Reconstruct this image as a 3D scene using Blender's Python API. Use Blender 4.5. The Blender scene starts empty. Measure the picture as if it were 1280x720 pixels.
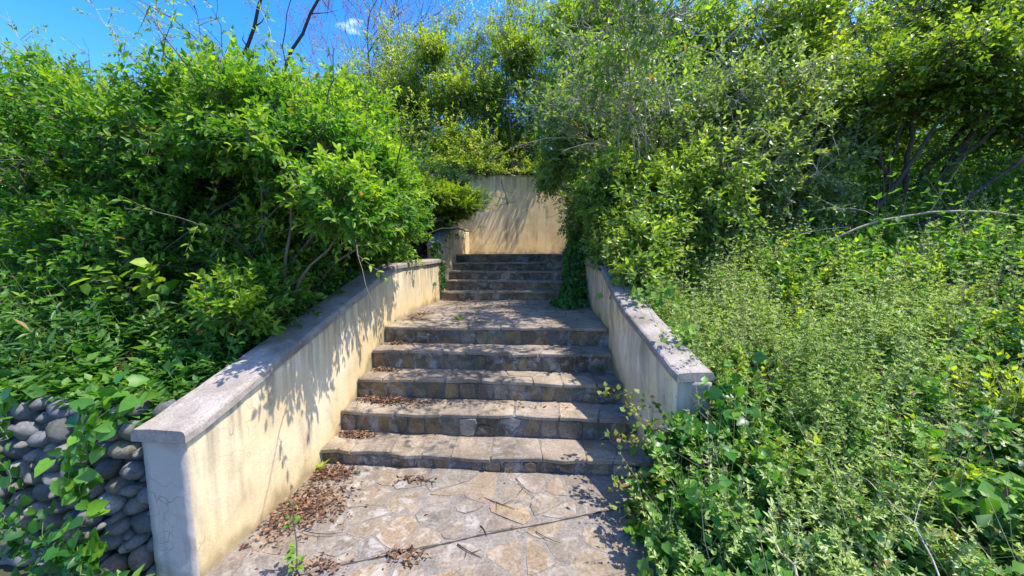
import bpy, bmesh, math, random
import numpy as np
from mathutils import Vector, Matrix, noise as mnoise

R_ = math.radians
random.seed(7)
scene = bpy.context.scene
C = scene.collection

# ------------------------------------------------------------------ camera
PITCH, YAW, ROLL, FPX, EYE = 0.0999, 0.0842, -0.0057, 462.6, 1.7
cd = bpy.data.cameras.new('camera')
cam = bpy.data.objects.new('camera', cd); C.objects.link(cam)
fw = Vector((-math.sin(YAW) * math.cos(PITCH), math.cos(YAW) * math.cos(PITCH), -math.sin(PITCH)))
rt = Vector((math.cos(YAW), math.sin(YAW), 0)); up = rt.cross(fw)
r2 = rt * math.cos(ROLL) + up * math.sin(ROLL); u2 = -rt * math.sin(ROLL) + up * math.cos(ROLL)
M = Matrix((r2, u2, -fw)).transposed().to_4x4(); M.translation = Vector((0, 0, EYE))
cam.matrix_world = M
cd.sensor_width = 36; cd.lens = FPX / 1280 * 36; cd.clip_start = 0.05; cd.clip_end = 3000
scene.camera = cam

# ------------------------------------------------------------------ sky and sun
SUN_EL, SUN_AZ = 63, 90           # azimuth measured from +Y (up the stairs) towards +X (right)
w = bpy.data.worlds.new('World'); scene.world = w; w.use_nodes = True
wn = w.node_tree; wn.nodes.clear()
sky = wn.nodes.new('ShaderNodeTexSky'); sky.sky_type = 'NISHITA'; sky.sun_disc = False
sky.sun_elevation = R_(SUN_EL); sky.sun_rotation = R_(SUN_AZ)
sky.air_density = 1.0; sky.dust_density = 1.0; sky.ozone_density = 2.2; sky.altitude = 300
hs = wn.nodes.new('ShaderNodeHueSaturation'); hs.inputs['Saturation'].default_value = 1.45; hs.inputs['Hue'].default_value = .512
hs.inputs['Value'].default_value = 1.0
tc = wn.nodes.new('ShaderNodeTexCoord')
mp = wn.nodes.new('ShaderNodeMapping'); mp.inputs['Scale'].default_value = (2.2, 2.2, 5.0)
cn = wn.nodes.new('ShaderNodeTexNoise'); cn.inputs['Scale'].default_value = 1.6; cn.inputs['Detail'].default_value = 8
cr = wn.nodes.new('ShaderNodeValToRGB')
cr.color_ramp.elements[0].position = 0.66; cr.color_ramp.elements[0].color = (0, 0, 0, 1)
cr.color_ramp.elements[1].position = 0.86; cr.color_ramp.elements[1].color = (1, 1, 1, 1)
cm = wn.nodes.new('ShaderNodeMixRGB'); cm.inputs[2].default_value = (11, 11.5, 12, 1)
bg = wn.nodes.new('ShaderNodeBackground'); bg.inputs['Strength'].default_value = 0.15
wo = wn.nodes.new('ShaderNodeOutputWorld')
L = wn.links.new
L(sky.outputs[0], hs.inputs['Color']); L(tc.outputs['Generated'], mp.inputs[0]); L(mp.outputs[0], cn.inputs[0])
L(cn.outputs[0], cr.inputs[0]); L(cr.outputs[0], cm.inputs[0]); L(hs.outputs[0], cm.inputs[1])
L(cm.outputs[0], bg.inputs[0]); L(bg.outputs[0], wo.inputs[0])

sd = bpy.data.lights.new('sun', 'SUN'); sd.energy = 2.7; sd.angle = R_(0.5); sd.color = (1, 0.93, 0.82)
so = bpy.data.objects.new('sun', sd); C.objects.link(so)
sv = Vector((math.sin(R_(SUN_AZ)) * math.cos(R_(SUN_EL)), math.cos(R_(SUN_AZ)) * math.cos(R_(SUN_EL)), math.sin(R_(SUN_EL))))
so.rotation_euler = sv.to_track_quat('Z', 'Y').to_euler(); so.location = (0, 0, 20)

scene.view_settings.view_transform = 'Standard'; scene.view_settings.look = 'None'
scene.view_settings.exposure = 1.62; scene.view_settings.gamma = 1
scene.cycles.max_bounces = 12; scene.cycles.transparent_max_bounces = 8
scene.cycles.diffuse_bounces = 6; scene.cycles.transmission_bounces = 6; scene.cycles.glossy_bounces = 2

# ------------------------------------------------------------------ materials
def new_mat(name):
    m = bpy.data.materials.new(name); m.use_nodes = True
    nt = m.node_tree; nt.nodes.clear()
    out = nt.nodes.new('ShaderNodeOutputMaterial')
    return m, nt, out

class NB:
    """tiny node-graph builder"""
    def __init__(s, nt): s.nt = nt; s.n = nt.nodes
    def _in(s, node, k, v):
        if isinstance(v, bpy.types.NodeSocket): s.nt.links.new(v, node.inputs[k])
        elif v is not None:
            if isinstance(v, tuple) and len(v) == 3 and node.inputs[k].type == 'RGBA': v = (*v, 1)
            node.inputs[k].default_value = v
    def noise(s, vec, scale, detail=4, rough=.55, dist=0.0):
        n = s.n.new('ShaderNodeTexNoise'); s._in(n, 'Vector', vec); n.inputs['Scale'].default_value = scale
        n.inputs['Detail'].default_value = detail; n.inputs['Roughness'].default_value = rough
        n.inputs['Distortion'].default_value = dist
        return n.outputs[0]
    def map(s, vec, scale=(1, 1, 1), loc=(0, 0, 0)):
        n = s.n.new('ShaderNodeMapping'); s._in(n, 0, vec); n.inputs['Scale'].default_value = scale
        if isinstance(loc, bpy.types.NodeSocket): s.nt.links.new(loc, n.inputs['Location'])
        else: n.inputs['Location'].default_value = loc
        return n.outputs[0]
    def ramp(s, f, stops):
        n = s.n.new('ShaderNodeValToRGB'); s._in(n, 0, f); e = n.color_ramp.elements
        while len(e) < len(stops): e.new(.5)
        for i, (p, c) in enumerate(stops):
            e[i].position = p; e[i].color = (*c, 1) if isinstance(c, tuple) else (c, c, c, 1)
        return n.outputs[0]
    def mix(s, f, a, b, mode='MIX'):
        n = s.n.new('ShaderNodeMixRGB'); n.blend_type = mode; s._in(n, 0, f); s._in(n, 1, a); s._in(n, 2, b)
        return n.outputs[0]
    def math(s, op, a, b=None, clamp=False):
        n = s.n.new('ShaderNodeMath'); n.operation = op; n.use_clamp = clamp; s._in(n, 0, a); s._in(n, 1, b)
        return n.outputs[0]
    def bump(s, h, strength, dist=.01, normal=None):
        n = s.n.new('ShaderNodeBump'); s._in(n, 'Height', h); n.inputs['Strength'].default_value = strength
        n.inputs['Distance'].default_value = dist
        if normal is not None: s._in(n, 'Normal', normal)
        return n.outputs[0]
    def coord(s, which='Object'):
        return s.n.new('ShaderNodeTexCoord').outputs[which]
    def geo(s): return s.n.new('ShaderNodeNewGeometry')
    def rnd(s): return s.n.new('ShaderNodeObjectInfo').outputs['Random']
    def sep(s, v):
        n = s.n.new('ShaderNodeSeparateXYZ'); s._in(n, 0, v); return n.outputs
    def bsdf(s, col, rough=.9, normal=None, spec=.3):
        n = s.n.new('ShaderNodeBsdfPrincipled'); s._in(n, 'Base Color', col); s._in(n, 'Roughness', rough)
        n.inputs['Specular IOR Level'].default_value = spec
        if normal is not None: s._in(n, 'Normal', normal)
        return n.outputs[0]

def leaf_mat(name, dark, mid, young, transl=.42, rough=.5, spec=.35):
    m, nt, out = new_mat(name); b = NB(nt)
    at = nt.nodes.new('ShaderNodeAttribute'); at.attribute_name = 'tint'
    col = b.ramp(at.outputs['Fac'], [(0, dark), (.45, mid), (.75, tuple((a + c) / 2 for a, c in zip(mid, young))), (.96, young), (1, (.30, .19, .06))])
    uvd = b.noise(b.geo().outputs['Position'], 60, 2)
    col = b.mix(.25, col, b.mix(1, col, b.ramp(uvd, [(.3, .5), (.7, 1.3)]), 'MULTIPLY'))
    p = b.bsdf(col, rough, spec=spec)
    t = nt.nodes.new('ShaderNodeBsdfTranslucent')
    tcx = b.mix(1, col, (1.35, 1.5, .45), 'MULTIPLY'); nt.links.new(tcx, t.inputs[0])
    ms = nt.nodes.new('ShaderNodeMixShader'); ms.inputs[0].default_value = transl
    nt.links.new(p, ms.inputs[1]); nt.links.new(t.outputs[0], ms.inputs[2]); nt.links.new(ms.outputs[0], out.inputs[0])
    return m

def bark_mat(name, a, bb, scale=30):
    m, nt, out = new_mat(name); b = NB(nt)
    pos = b.geo().outputs['Position']
    n = b.noise(b.map(pos, (1, 1, .35)), scale, 5, .65)
    col = b.ramp(n, [(.3, a), (.7, bb)])
    nt.links.new(b.bsdf(col, .85, b.bump(n, .6, .004)), out.inputs[0]); return m

def plaster_mat(name, base, pale, ochre_z=None, grime=.5, seed=0.0, big=False):
    m, nt, out = new_mat(name); b = NB(nt)
    pos = b.geo().outputs['Position']; p = b.map(pos, (1, 1, 1), (seed, seed * 1.7, 0))
    large = b.noise(p, 1.6, 6, .6)
    col = b.mix(b.ramp(large, [(.35, 0.), (.65, 1.)]), base, pale)
    streak = b.noise(b.map(p, (9, 9, .9)), 1.0, 5, .6, .3)
    blotch = b.noise(p, 2.1, 5, .6, .6)
    sm = b.math('MULTIPLY', b.ramp(streak, [(.48, 0.), (.66, 1.)]), b.ramp(blotch, [(.42, 0.), (.6, 1.)]))
    col = b.mix(b.math('MULTIPLY', sm, grime), col, (.24, .19, .14))
    rust = b.math('MULTIPLY', b.ramp(b.noise(b.map(p, (5, 5, .6), (3, 2, 1)), 1.0, 4), [(.54, 0.), (.75, 1.)]), .4)
    col = b.mix(rust, col, (.55, .33, .12))
    if big:                            # broad grey weathered patches
        pt = b.math('MULTIPLY', b.ramp(b.noise(b.map(p, (2.2, 2.2, .8), (1, 6, 2)), 1.0, 6, .6, .5), [(.46, 0.), (.60, 1.)]), .5)
        col = b.mix(pt, col, (.30, .265, .245))
    vo = nt.nodes.new('ShaderNodeTexVoronoi'); vo.feature = 'DISTANCE_TO_EDGE'; vo.inputs['Scale'].default_value = 1.7
    vm = b.map(p, (1, 1, .8)); va = nt.nodes.new('ShaderNodeVectorMath'); va.operation = 'ADD'; nt.links.new(vm, va.inputs[0])
    nn_ = nt.nodes.new('ShaderNodeTexNoise'); nn_.inputs['Scale'].default_value = 4; nt.links.new(p, nn_.inputs[0]); nt.links.new(nn_.outputs[1], va.inputs[1]); nt.links.new(va.outputs[0], vo.inputs[0])
    hair = b.math('MULTIPLY', b.ramp(vo.outputs['Distance'], [(0.0, 1.), (.006, 0.)]), b.ramp(b.noise(p, 1.3, 3), [(.48, 0.), (.56, 1.)]))
    col = b.mix(b.math('MULTIPLY', hair, .65), col, (.15, .12, .09))
    if ochre_z and ochre_z > .8:       # run stains under the cracked patch of the back wall
        sx_ = b.sep(pos)
        dx_ = b.math('ABSOLUTE', b.math('ADD', sx_[0], b.math('ADD', .93, b.math('MULTIPLY', b.math('SUBTRACT', b.noise(b.map(pos, (6, 6, 1.2)), 1.0, 4), .5), .5))))
        band = b.math('MULTIPLY', b.ramp(b.math('DIVIDE', dx_, .5), [(.1, 1.), (.9, 0.)]), b.ramp(b.math('DIVIDE', b.math('SUBTRACT', sx_[2], 1.9), 1.2), [(.0, 0.), (.45, .55), (.72, 1.), (.82, .15)]))
        run = b.ramp(b.noise(b.map(pos, (11, 11, .8), (2, 0, 5)), 1.0, 4, .6), [(.40, 0.), (.62, 1.)])
        col = b.mix(b.math('MULTIPLY', b.math('MULTIPLY', band, run), .85), col, (.24, .17, .10))
    if ochre_z is not None:       # damp yellow band along the foot: attribute 'foot' = height above the foot in metres
        at = nt.nodes.new('ShaderNodeAttribute'); at.attribute_name = 'foot'
        wob = b.math('ADD', at.outputs['Fac'], b.math('MULTIPLY', b.math('SUBTRACT', b.noise(b.map(p, (1, 1, .4)), 5, 4), .5), .35))
        f = b.ramp(b.math('DIVIDE', wob, ochre_z), [(.05, 1.), (.95, 0.)])
        col = b.mix(b.math('MULTIPLY', f, .62), col, (.60, .42, .18))
        f2 = b.ramp(b.math('DIVIDE', wob, .09), [(.1, 1.), (.95, 0.)])
        col = b.mix(b.math('MULTIPLY', f2, .5), col, (.12, .10, .06))
        # grey run-off below the coping
        at2 = nt.nodes.new('ShaderNodeAttribute'); at2.attribute_name = 'head'
        dr = b.math('MULTIPLY', b.ramp(b.noise(b.map(p, (14, 14, .5), (5, 1, 0)), 1.0, 4), [(.45, 0.), (.6, 1.)]),
                    b.ramp(b.math('DIVIDE', at2.outputs['Fac'], .45), [(.05, 1.), (1., 0.)]))
        col = b.mix(b.math('MULTIPLY', dr, .7), col, (.24, .21, .17))
    fine = b.noise(pos, 160, 3, .7); med = b.noise(pos, 34, 4, .6)
    col = b.mix(.35, col, b.mix(1, col, b.ramp(fine, [(.25, .7), (.75, 1.25)]), 'MULTIPLY'))
    chip = b.ramp(b.noise(p, 5.5, 7, .72, .8), [(.66, 0.), (.69, 1.)])
    col = b.mix(b.math('MULTIPLY', chip, .7), col, (.40, .36, .30))
    h = b.math('SUBTRACT', b.math('ADD', b.math('MULTIPLY', fine, .9), med), b.math('MULTIPLY', chip, 1.2))
    nt.links.new(b.bsdf(col, .93, b.bump(h, .55, .006), .15), out.inputs[0]); return m

def stone_mat(name, stops, speck=.5, moss=0.0, rough=.9, bumpd=.006, scale=1.0, dirt=(.06, .055, .05), dirt_amt=.5, lichen=0.0):
    m, nt, out = new_mat(name); b = NB(nt)
    pos = b.geo().outputs['Position']; r = b.rnd()
    cvn = nt.nodes.new('ShaderNodeCombineXYZ')
    for i in range(3): nt.links.new(b.math('MULTIPLY', r, 37. + 11 * i), cvn.inputs[i])
    p = b.map(pos, (1, 1, 1), cvn.outputs[0])
    base = b.ramp(r, stops)
    n1 = b.noise(p, 7 * scale, 6, .65, .4); n2 = b.noise(p, 45 * scale, 4, .7); n3 = b.noise(pos, 2.4, 4, .6)
    col = b.mix(1, base, b.ramp(n1, [(.3, .62), (.7, 1.32)]), 'MULTIPLY')
    col = b.mix(speck, col, b.mix(1, col, b.ramp(n2, [(.3, .55), (.7, 1.4)]), 'MULTIPLY'))
    d = b.ramp(b.math('ADD', b.math('MULTIPLY', n3, .6), b.math('MULTIPLY', n1, .4)), [(.45, 0.), (.62, 1.)])
    col = b.mix(b.math('MULTIPLY', d, dirt_amt), col, dirt)
    if lichen:
        li = b.math('MULTIPLY', b.ramp(b.noise(b.map(pos, (1, 1, 1), (7, 3, 9)), 9, 7, .75, .6), [(.50, 0.), (.60, 1.)]), b.ramp(b.noise(pos, 1.3, 3), [(.38, 0.), (.58, 1.)]))
        col = b.mix(b.math('MULTIPLY', li, lichen), col, (.46, .435, .40))
    if moss:
        mm = b.ramp(b.noise(pos, 6, 5, .7), [(.52, 0.), (.66, 1.)])
        col = b.mix(b.math('MULTIPLY', mm, moss), col, (.10, .11, .03))
    h = b.math('ADD', n1, b.math('MULTIPLY', n2, .35))
    nt.links.new(b.bsdf(col, rough, b.bump(h, .8, bumpd), .2), out.inputs[0]); return m

MAT = {}
MAT['plaster'] = plaster_mat('cream_plaster', (.68, .53, .30), (.74, .64, .44), .42, .6)
MAT['plaster_right'] = plaster_mat('stained_cream_plaster', (.76, .62, .38), (.80, .70, .50), .4, .75, 7.7, True)
MAT['plaster_back'] = plaster_mat('cream_plaster_back', (.88, .63, .30), (.90, .70, .40), .22, .75, 4.2)
MAT['plaster_grey'] = plaster_mat('bare_grey_render', (.36, .335, .30), (.42, .38, .34), None, 1.0, 2.0)
MAT['coping'] = stone_mat('coping_concrete', [(0, (.31, .27, .235)), (1, (.37, .32, .28))], .75, .12, .9, .006, 2, (.13, .10, .075), .8, .3)
MAT['mortar'] = stone_mat('mortar', [(0, (.205, .180, .152)), (1, (.235, .202, .175))], .9, .05, .95, .006, 1.5, (.10, .09, .08), .4)
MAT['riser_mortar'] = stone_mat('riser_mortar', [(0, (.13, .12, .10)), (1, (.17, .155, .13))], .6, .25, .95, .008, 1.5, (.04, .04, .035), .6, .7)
MAT['paving'] = stone_mat('paving_stone', [(0, (.20, .172, .14)), (.3, (.26, .195, .125)), (.5, (.22, .186, .15)), (.7, (.29, .205, .12)), (.85, (.185, .165, .145)), (1, (.26, .212, .165))], .85, .05, .85, .007, 1.2, (.14, .115, .09), .6, .5)
MAT['tread'] = stone_mat('tread_stone', [(0, (.27, .22, .165)), (.4, (.36, .28, .185)), (.7, (.29, .235, .185)), (1, (.38, .30, .21))], .8, .1, .85, .009, 1.3, (.075, .06, .045), .8, .35)
MAT['riser'] = stone_mat('riser_stone', [(0, (.20, .145, .085)), (.3, (.30, .20, .10)), (.55, (.14, .11, .075)), (.8, (.26, .20, .135)), (.93, (.32, .22, .12)), (1, (.36, .32, .27))], .9, .25, .9, .018, 1.9, (.035, .027, .018), .8, .42)
MAT['cobble'] = stone_mat('cobble', [(0, (.11, .112, .115)), (.3, (.20, .202, .205)), (.5, (.08, .082, .085)), (.7, (.17, .17, .165)), (.88, (.17, .13, .095)), (1, (.30, .295, .285))], .8, .4, .8, .004, 1.5, (.10, .10, .09), .4)
MAT['cobble_mortar'] = stone_mat('cobble_mortar', [(0, (.10, .095, .085)), (1, (.13, .12, .11))], .6, .3, .95, .01)
MAT['bark'] = bark_mat('bark', (.075, .06, .045), (.20, .17, .135))
MAT['bark_grey'] = bark_mat('bark_grey', (.20, .18, .155), (.46, .42, .37))
MAT['bark_dark'] = bark_mat('bark_dark', (.028, .022, .017), (.075, .058, .042))
MAT['cane'] = bark_mat('dry_cane', (.26, .20, .14), (.46, .38, .28))
MAT['purple_twig'] = bark_mat('purple_twig', (.12, .07, .075), (.24, .15, .15))
MAT['green_stem'] = bark_mat('green_stem', (.10, .14, .04), (.20, .22, .08))
MAT['red_stem'] = bark_mat('red_stem', (.25, .11, .06), (.34, .20, .09))
G = {}
G['privet'] = leaf_mat('leaf_privet', (.045, .145, .018), (.095, .24, .024), (.34, .46, .035), .46)
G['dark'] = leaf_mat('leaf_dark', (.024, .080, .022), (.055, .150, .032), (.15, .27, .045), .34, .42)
G['mid'] = leaf_mat('leaf_mid', (.055, .14, .028), (.14, .26, .042), (.34, .42, .07), .48, .4, .55)
G['yellow'] = leaf_mat('leaf_yellowgreen', (.07, .15, .025), (.20, .29, .035), (.42, .47, .055), .5, .42, .5)
G['grey'] = leaf_mat('leaf_greygreen', (.07, .125, .045), (.16, .235, .075), (.34, .40, .13), .46, .38, .6)
G['juniper'] = leaf_mat('juniper_scale', (.03, .10, .012), (.24, .36, .02), (.46, .54, .04), .45, .6, .2)
G['cleaver'] = leaf_mat('leaf_cleaver', (.16, .28, .05), (.31, .42, .10), (.50, .56, .26), .35, .6, .2)
G['weed'] = leaf_mat('leaf_weed', (.045, .14, .025), (.11, .26, .035), (.26, .40, .06), .46)
G['ivy'] = leaf_mat('leaf_ivy', (.02, .085, .02), (.055, .19, .025), (.17, .36, .03), .4, .35)
G['rust'] = leaf_mat('leaf_rust', (.10, .05, .02), (.20, .10, .03), (.22, .25, .04), .35, .6, .2)
G['redbud'] = leaf_mat('leaf_redbud', (.16, .09, .09), (.27, .16, .15), (.33, .24, .17), .35, .6, .2)
G['drygrass'] = leaf_mat('leaf_litter', (.06, .03, .02), (.16, .085, .055), (.34, .21, .13), .1, .8, .15)
G['redtip'] = leaf_mat('leaf_redtip', (.05, .14, .025), (.17, .27, .04), (.42, .28, .10))

m, nt, out = new_mat('soil'); b = NB(nt); p_ = b.geo().outputs['Position']; n_ = b.noise(p_, 5, 8, .7)
nt.links.new(b.bsdf(b.mix(b.ramp(b.noise(p_, 1.1, 5), [(.4, 0.), (.6, 1.)]), b.ramp(n_, [(.3, (.035, .028, .018)), (.7, (.10, .08, .05))]),
                          b.ramp(n_, [(.3, (.03, .05, .015)), (.7, (.07, .10, .03))])), .95, b.bump(n_, .9, .03)), out.inputs[0]); MAT['soil'] = m

# ------------------------------------------------------------------ object helpers
def tag(o, label=None, cat=None, group=None, kind=None):
    if label: o['label'] = label
    if cat: o['category'] = cat
    if group: o['group'] = group
    if kind: o['kind'] = kind
    return o
def empty(name, loc=(0, 0, 0)):
    o = bpy.data.objects.new(name, None); o.location = loc; o.empty_display_size = .1; C.objects.link(o); return o
def link(name, me, mat=None, parent=None, loc=None):
    """mesh data is in world coordinates; loc re-bases it so the object origin sits at the thing"""
    if mat and not me.materials: me.materials.append(mat)
    o = bpy.data.objects.new(name, me); C.objects.link(o)
    if loc is not None: o.location = loc
    if parent is not None:
        o.parent = parent
        p = parent; t = Vector((0, 0, 0))
        while p is not None: t += p.location; p = p.parent
        o.location = Vector(o.location) - t
    return o
def mesh(name, verts, faces, smooth=False):
    me = bpy.data.meshes.new(name); me.from_pydata([tuple(v) for v in verts], [], faces); me.update()
    if smooth: me.polygons.foreach_set('use_smooth', [True] * len(me.polygons))
    return me
def tri_mesh(name, V, F, tint=None, smooth=False):
    V = np.asarray(V, np.float32); F = np.asarray(F, np.int32)
    me = bpy.data.meshes.new(name)
    me.vertices.add(len(V)); me.vertices.foreach_set('co', V.ravel())
    me.loops.add(F.size); me.loops.foreach_set('vertex_index', F.ravel())
    me.polygons.add(len(F)); me.polygons.foreach_set('loop_start', np.arange(0, F.size, F.shape[1], dtype=np.int32))
    try: me.polygons.foreach_set('loop_total', np.full(len(F), F.shape[1], np.int32))
    except Exception: pass
    if smooth: me.polygons.foreach_set('use_smooth', np.ones(len(F), bool))
    me.update(calc_edges=True)
    if tint is not None:
        a = me.attributes.new('tint', 'FLOAT', 'POINT'); a.data.foreach_set('value', np.asarray(tint, np.float32))
    return me
def nz(P, s=1.0, seed=0):
    """smooth pseudo-noise about -1..1"""
    P = np.asarray(P, float) / s; rg = np.random.RandomState(seed); o = np.zeros(P.shape[:-1])
    for k in range(7):
        d = rg.normal(size=3); d /= np.linalg.norm(d); f = 1.1 * (1.0 + .45 * k)
        o += np.sin((P @ d) * f * 2.2 + rg.rand() * 6.28 + 1.3 * np.sin(P @ rg.normal(size=3) * .8)) / (1 + .35 * k)
    return o / 2.6
def unit(v): return v / np.maximum(np.linalg.norm(v, axis=-1, keepdims=True), 1e-9)

# --- leaves -------------------------------------------------------------------
# templates: (t along, s across, h up), faces
LEAF_HI = (np.array([(0, 0, 0), (.33, .5, .10), (.33, -.5, .10), (.55, 0, -.02), (.74, .30, .06), (.74, -.30, .06), (1, 0, -.10)]),
           np.array([(0, 3, 1), (1, 3, 4), (4, 3, 6), (0, 2, 3), (2, 5, 3), (5, 6, 3)]))
LEAF_MD = (np.array([(0, 0, 0), (.42, .5, .09), (.42, -.5, .09), (.55, 0, -.02), (1, 0, -.10)]),
           np.array([(0, 3, 1), (1, 3, 4), (0, 2, 3), (2, 4, 3)]))
LEAF_LO = (np.array([(0, 0, 0), (.45, .5, .08), (.45, -.5, .08), (1, 0, -.06)]), np.array([(0, 3, 1), (0, 2, 3)]))
LEAF_IVY = (np.array([(0, 0, 0), (-.12, .30, .03), (.18, .52, .07), (.60, .36, .04), (1, 0, -.14), (.60, -.36, .04), (.18, -.52, .07), (-.12, -.30, .03), (.4, 0, -.03)]),
            np.array([(0, 8, 1), (1, 8, 2), (2, 8, 3), (3, 8, 4), (4, 8, 5), (5, 8, 6), (6, 8, 7), (7, 8, 0)]))
def leaves_VF(tpl, P, D, Nn, Ln, Wn):
    T, F = tpl; n = len(P)
    D = unit(D); S = unit(np.cross(Nn, D)); U = np.cross(D, S)
    V = (P[:, None] + D[:, None] * (T[None, :, :1] * Ln[:, None, None]) + S[:, None] * (T[None, :, 1:2] * Wn[:, None, None])
         + U[:, None] * (T[None, :, 2:3] * Ln[:, None, None]))
    FF = F[None] + (np.arange(n) * len(T))[:, None, None]
    return V.reshape(-1, 3), FF.reshape(-1, 3)
def sprig_leaves(rg, P, D, slen, nodes, per, L_, W_, ang=55, droop=.15, tint=None, upb=.8, tipgrow=.8, lvar=.25):
    """leaves set in whorls of `per` along sprigs starting at P in direction D; returns leaf arrays"""
    n = len(P); D = unit(D); slen = np.broadcast_to(slen, (n,)).astype(float)
    a = unit(np.cross(D, rg.normal(size=(n, 3)))); bb = np.cross(D, a)
    t = (np.arange(nodes) + .6) / nodes
    ph0 = rg.rand(n, 1, 1) * 6.28
    ph = ph0 + (np.arange(nodes)[None, :, None] * (math.pi / per if per > 1 else 2.4)) + np.arange(per)[None, None, :] * (2 * math.pi / per) + rg.normal(size=(n, nodes, per)) * .25
    rad = a[:, None, None] * np.cos(ph)[..., None] + bb[:, None, None] * np.sin(ph)[..., None]
    an = np.radians(ang) * (1.1 - .45 * t)[None, :, None, None] + rg.normal(size=(n, nodes, per, 1)) * .18
    d = D[:, None, None] * np.cos(an) + rad * np.sin(an)
    d[..., 2] -= droop
    d = unit(d)
    bend = np.zeros((n, nodes, 3)); bend[..., 2] = -droop * .5 * (t ** 2)[None] * slen[:, None]
    p = P[:, None] + D[:, None] * (t[None, :, None] * slen[:, None, None]) + bend
    p = np.repeat(p[:, :, None], per, 2)
    nn = rg.normal(size=d.shape) * .45; nn[..., 2] += upb
    nn = nn + D[:, None, None] * .4
    size = (1 - (1 - tipgrow) * np.abs(t - .35) / .65)[None, :, None] * (1 + rg.normal(size=(n, nodes, per)) * lvar).clip(.35, 1.7)
    tn = (tint if tint is not None else rg.rand(n))[:, None, None] + (t[None, :, None] - .5) * .35 + rg.normal(size=(n, nodes, per)) * .19
    k = n * nodes * per
    return [p.reshape(k, 3), d.reshape(k, 3), nn.reshape(k, 3), (L_ * size).reshape(k), (W_ * size).reshape(k), np.where(rg.rand(k) < .008, 1.0, tn.reshape(k).clip(0, .95))]
def cat(lst): return [np.concatenate([l[i] for l in lst]) for i in range(len(lst[0]))]
def leaf_obj(name, lv, tpl, mat, parent=None, loc=(0, 0, 0)):
    V, F = leaves_VF(tpl, lv[0], lv[1], lv[2], lv[3], lv[4])
    me = tri_mesh(name, V - np.array(loc), F, np.repeat(lv[5], len(tpl[0])))
    return link(name, me, mat, parent, loc)

# --- tubes --------------------------------------------------------------------
def tubes_VF(paths, sides=5):
    """paths: list of (points (k,3), radii (k,))"""
    Vs, Fs, off = [], [], 0
    for pts, rad in paths:
        pts = np.asarray(pts, float); k = len(pts)
        T = unit(np.gradient(pts, axis=0))
        ref = np.array([.31, .2, .93]) if abs(T[0][2]) < .8 else np.array([.9, .3, .1])
        A = unit(np.cross(T, ref)); B = np.cross(T, A)
        ph = np.arange(sides) * 2 * math.pi / sides
        ring = pts[:, None] + (A[:, None] * np.cos(ph)[None, :, None] + B[:, None] * np.sin(ph)[None, :, None]) * np.asarray(rad)[:, None, None]
        Vs.append(ring.reshape(-1, 3))
        i = np.arange(k - 1)[:, None] * sides + np.arange(sides)[None]; j = np.arange(k - 1)[:, None] * sides + (np.arange(sides) + 1)[None] % sides
        q = np.stack([i, j, j + sides, i + sides], -1).reshape(-1, 4)
        Fs.append(np.concatenate([q[:, [0, 1, 2]], q[:, [0, 2, 3]]]) + off)
        off += k * sides
    return np.concatenate(Vs), np.concatenate(Fs)
def twigs_VF(A, B, ra, rb, sag=.06, rg=None):
    """many thin 3-sided twigs at once, one bend each"""
    n = len(A); Mid = (A + B) / 2 + rg.normal(size=A.shape) * sag * np.linalg.norm(B - A, axis=1, keepdims=True)
    pts = np.stack([A, Mid, B], 1); D = unit(B - A)
    a = unit(np.cross(D, rg.normal(size=(n, 3)))); b2 = np.cross(D, a); ph = np.arange(3) * 2.0944
    off = a[:, None, None] * np.cos(ph)[None, None, :, None] + b2[:, None, None] * np.sin(ph)[None, None, :, None]
    r = np.stack([np.broadcast_to(ra, n), (np.broadcast_to(ra, n) + rb) / 2, np.broadcast_to(rb, n)], 1)
    V = pts[:, :, None] + off * r[:, :, None, None]
    f = []
    for s in range(2):
        for k in range(3):
            a0, a1 = s * 3 + k, s * 3 + (k + 1) % 3; f += [(a0, a1, a1 + 3), (a0, a1 + 3, a0 + 3)]
    F = np.array(f)[None] + (np.arange(n) * 9)[:, None, None]
    return V.reshape(-1, 3), F.reshape(-1, 3)
def bezier(a, b_, c, n=7):
    t = np.linspace(0, 1, n)[:, None]; a, b_, c = map(lambda v: np.asarray(v, float), (a, b_, c))
    return (1 - t) ** 2 * a + 2 * t * (1 - t) * b_ + t ** 2 * c
def wob(pts, amp, rg):
    pts = np.array(pts); n = rg.normal(size=pts.shape) * amp; n[0] = 0; n[-1] *= .3
    return pts + n
def tube_obj(name, paths, mat, parent=None, loc=(0, 0, 0), sides=6):
    V, F = tubes_VF(paths, sides); return link(name, tri_mesh(name, V - np.array(loc), F, smooth=True), mat, parent, loc)

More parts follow.
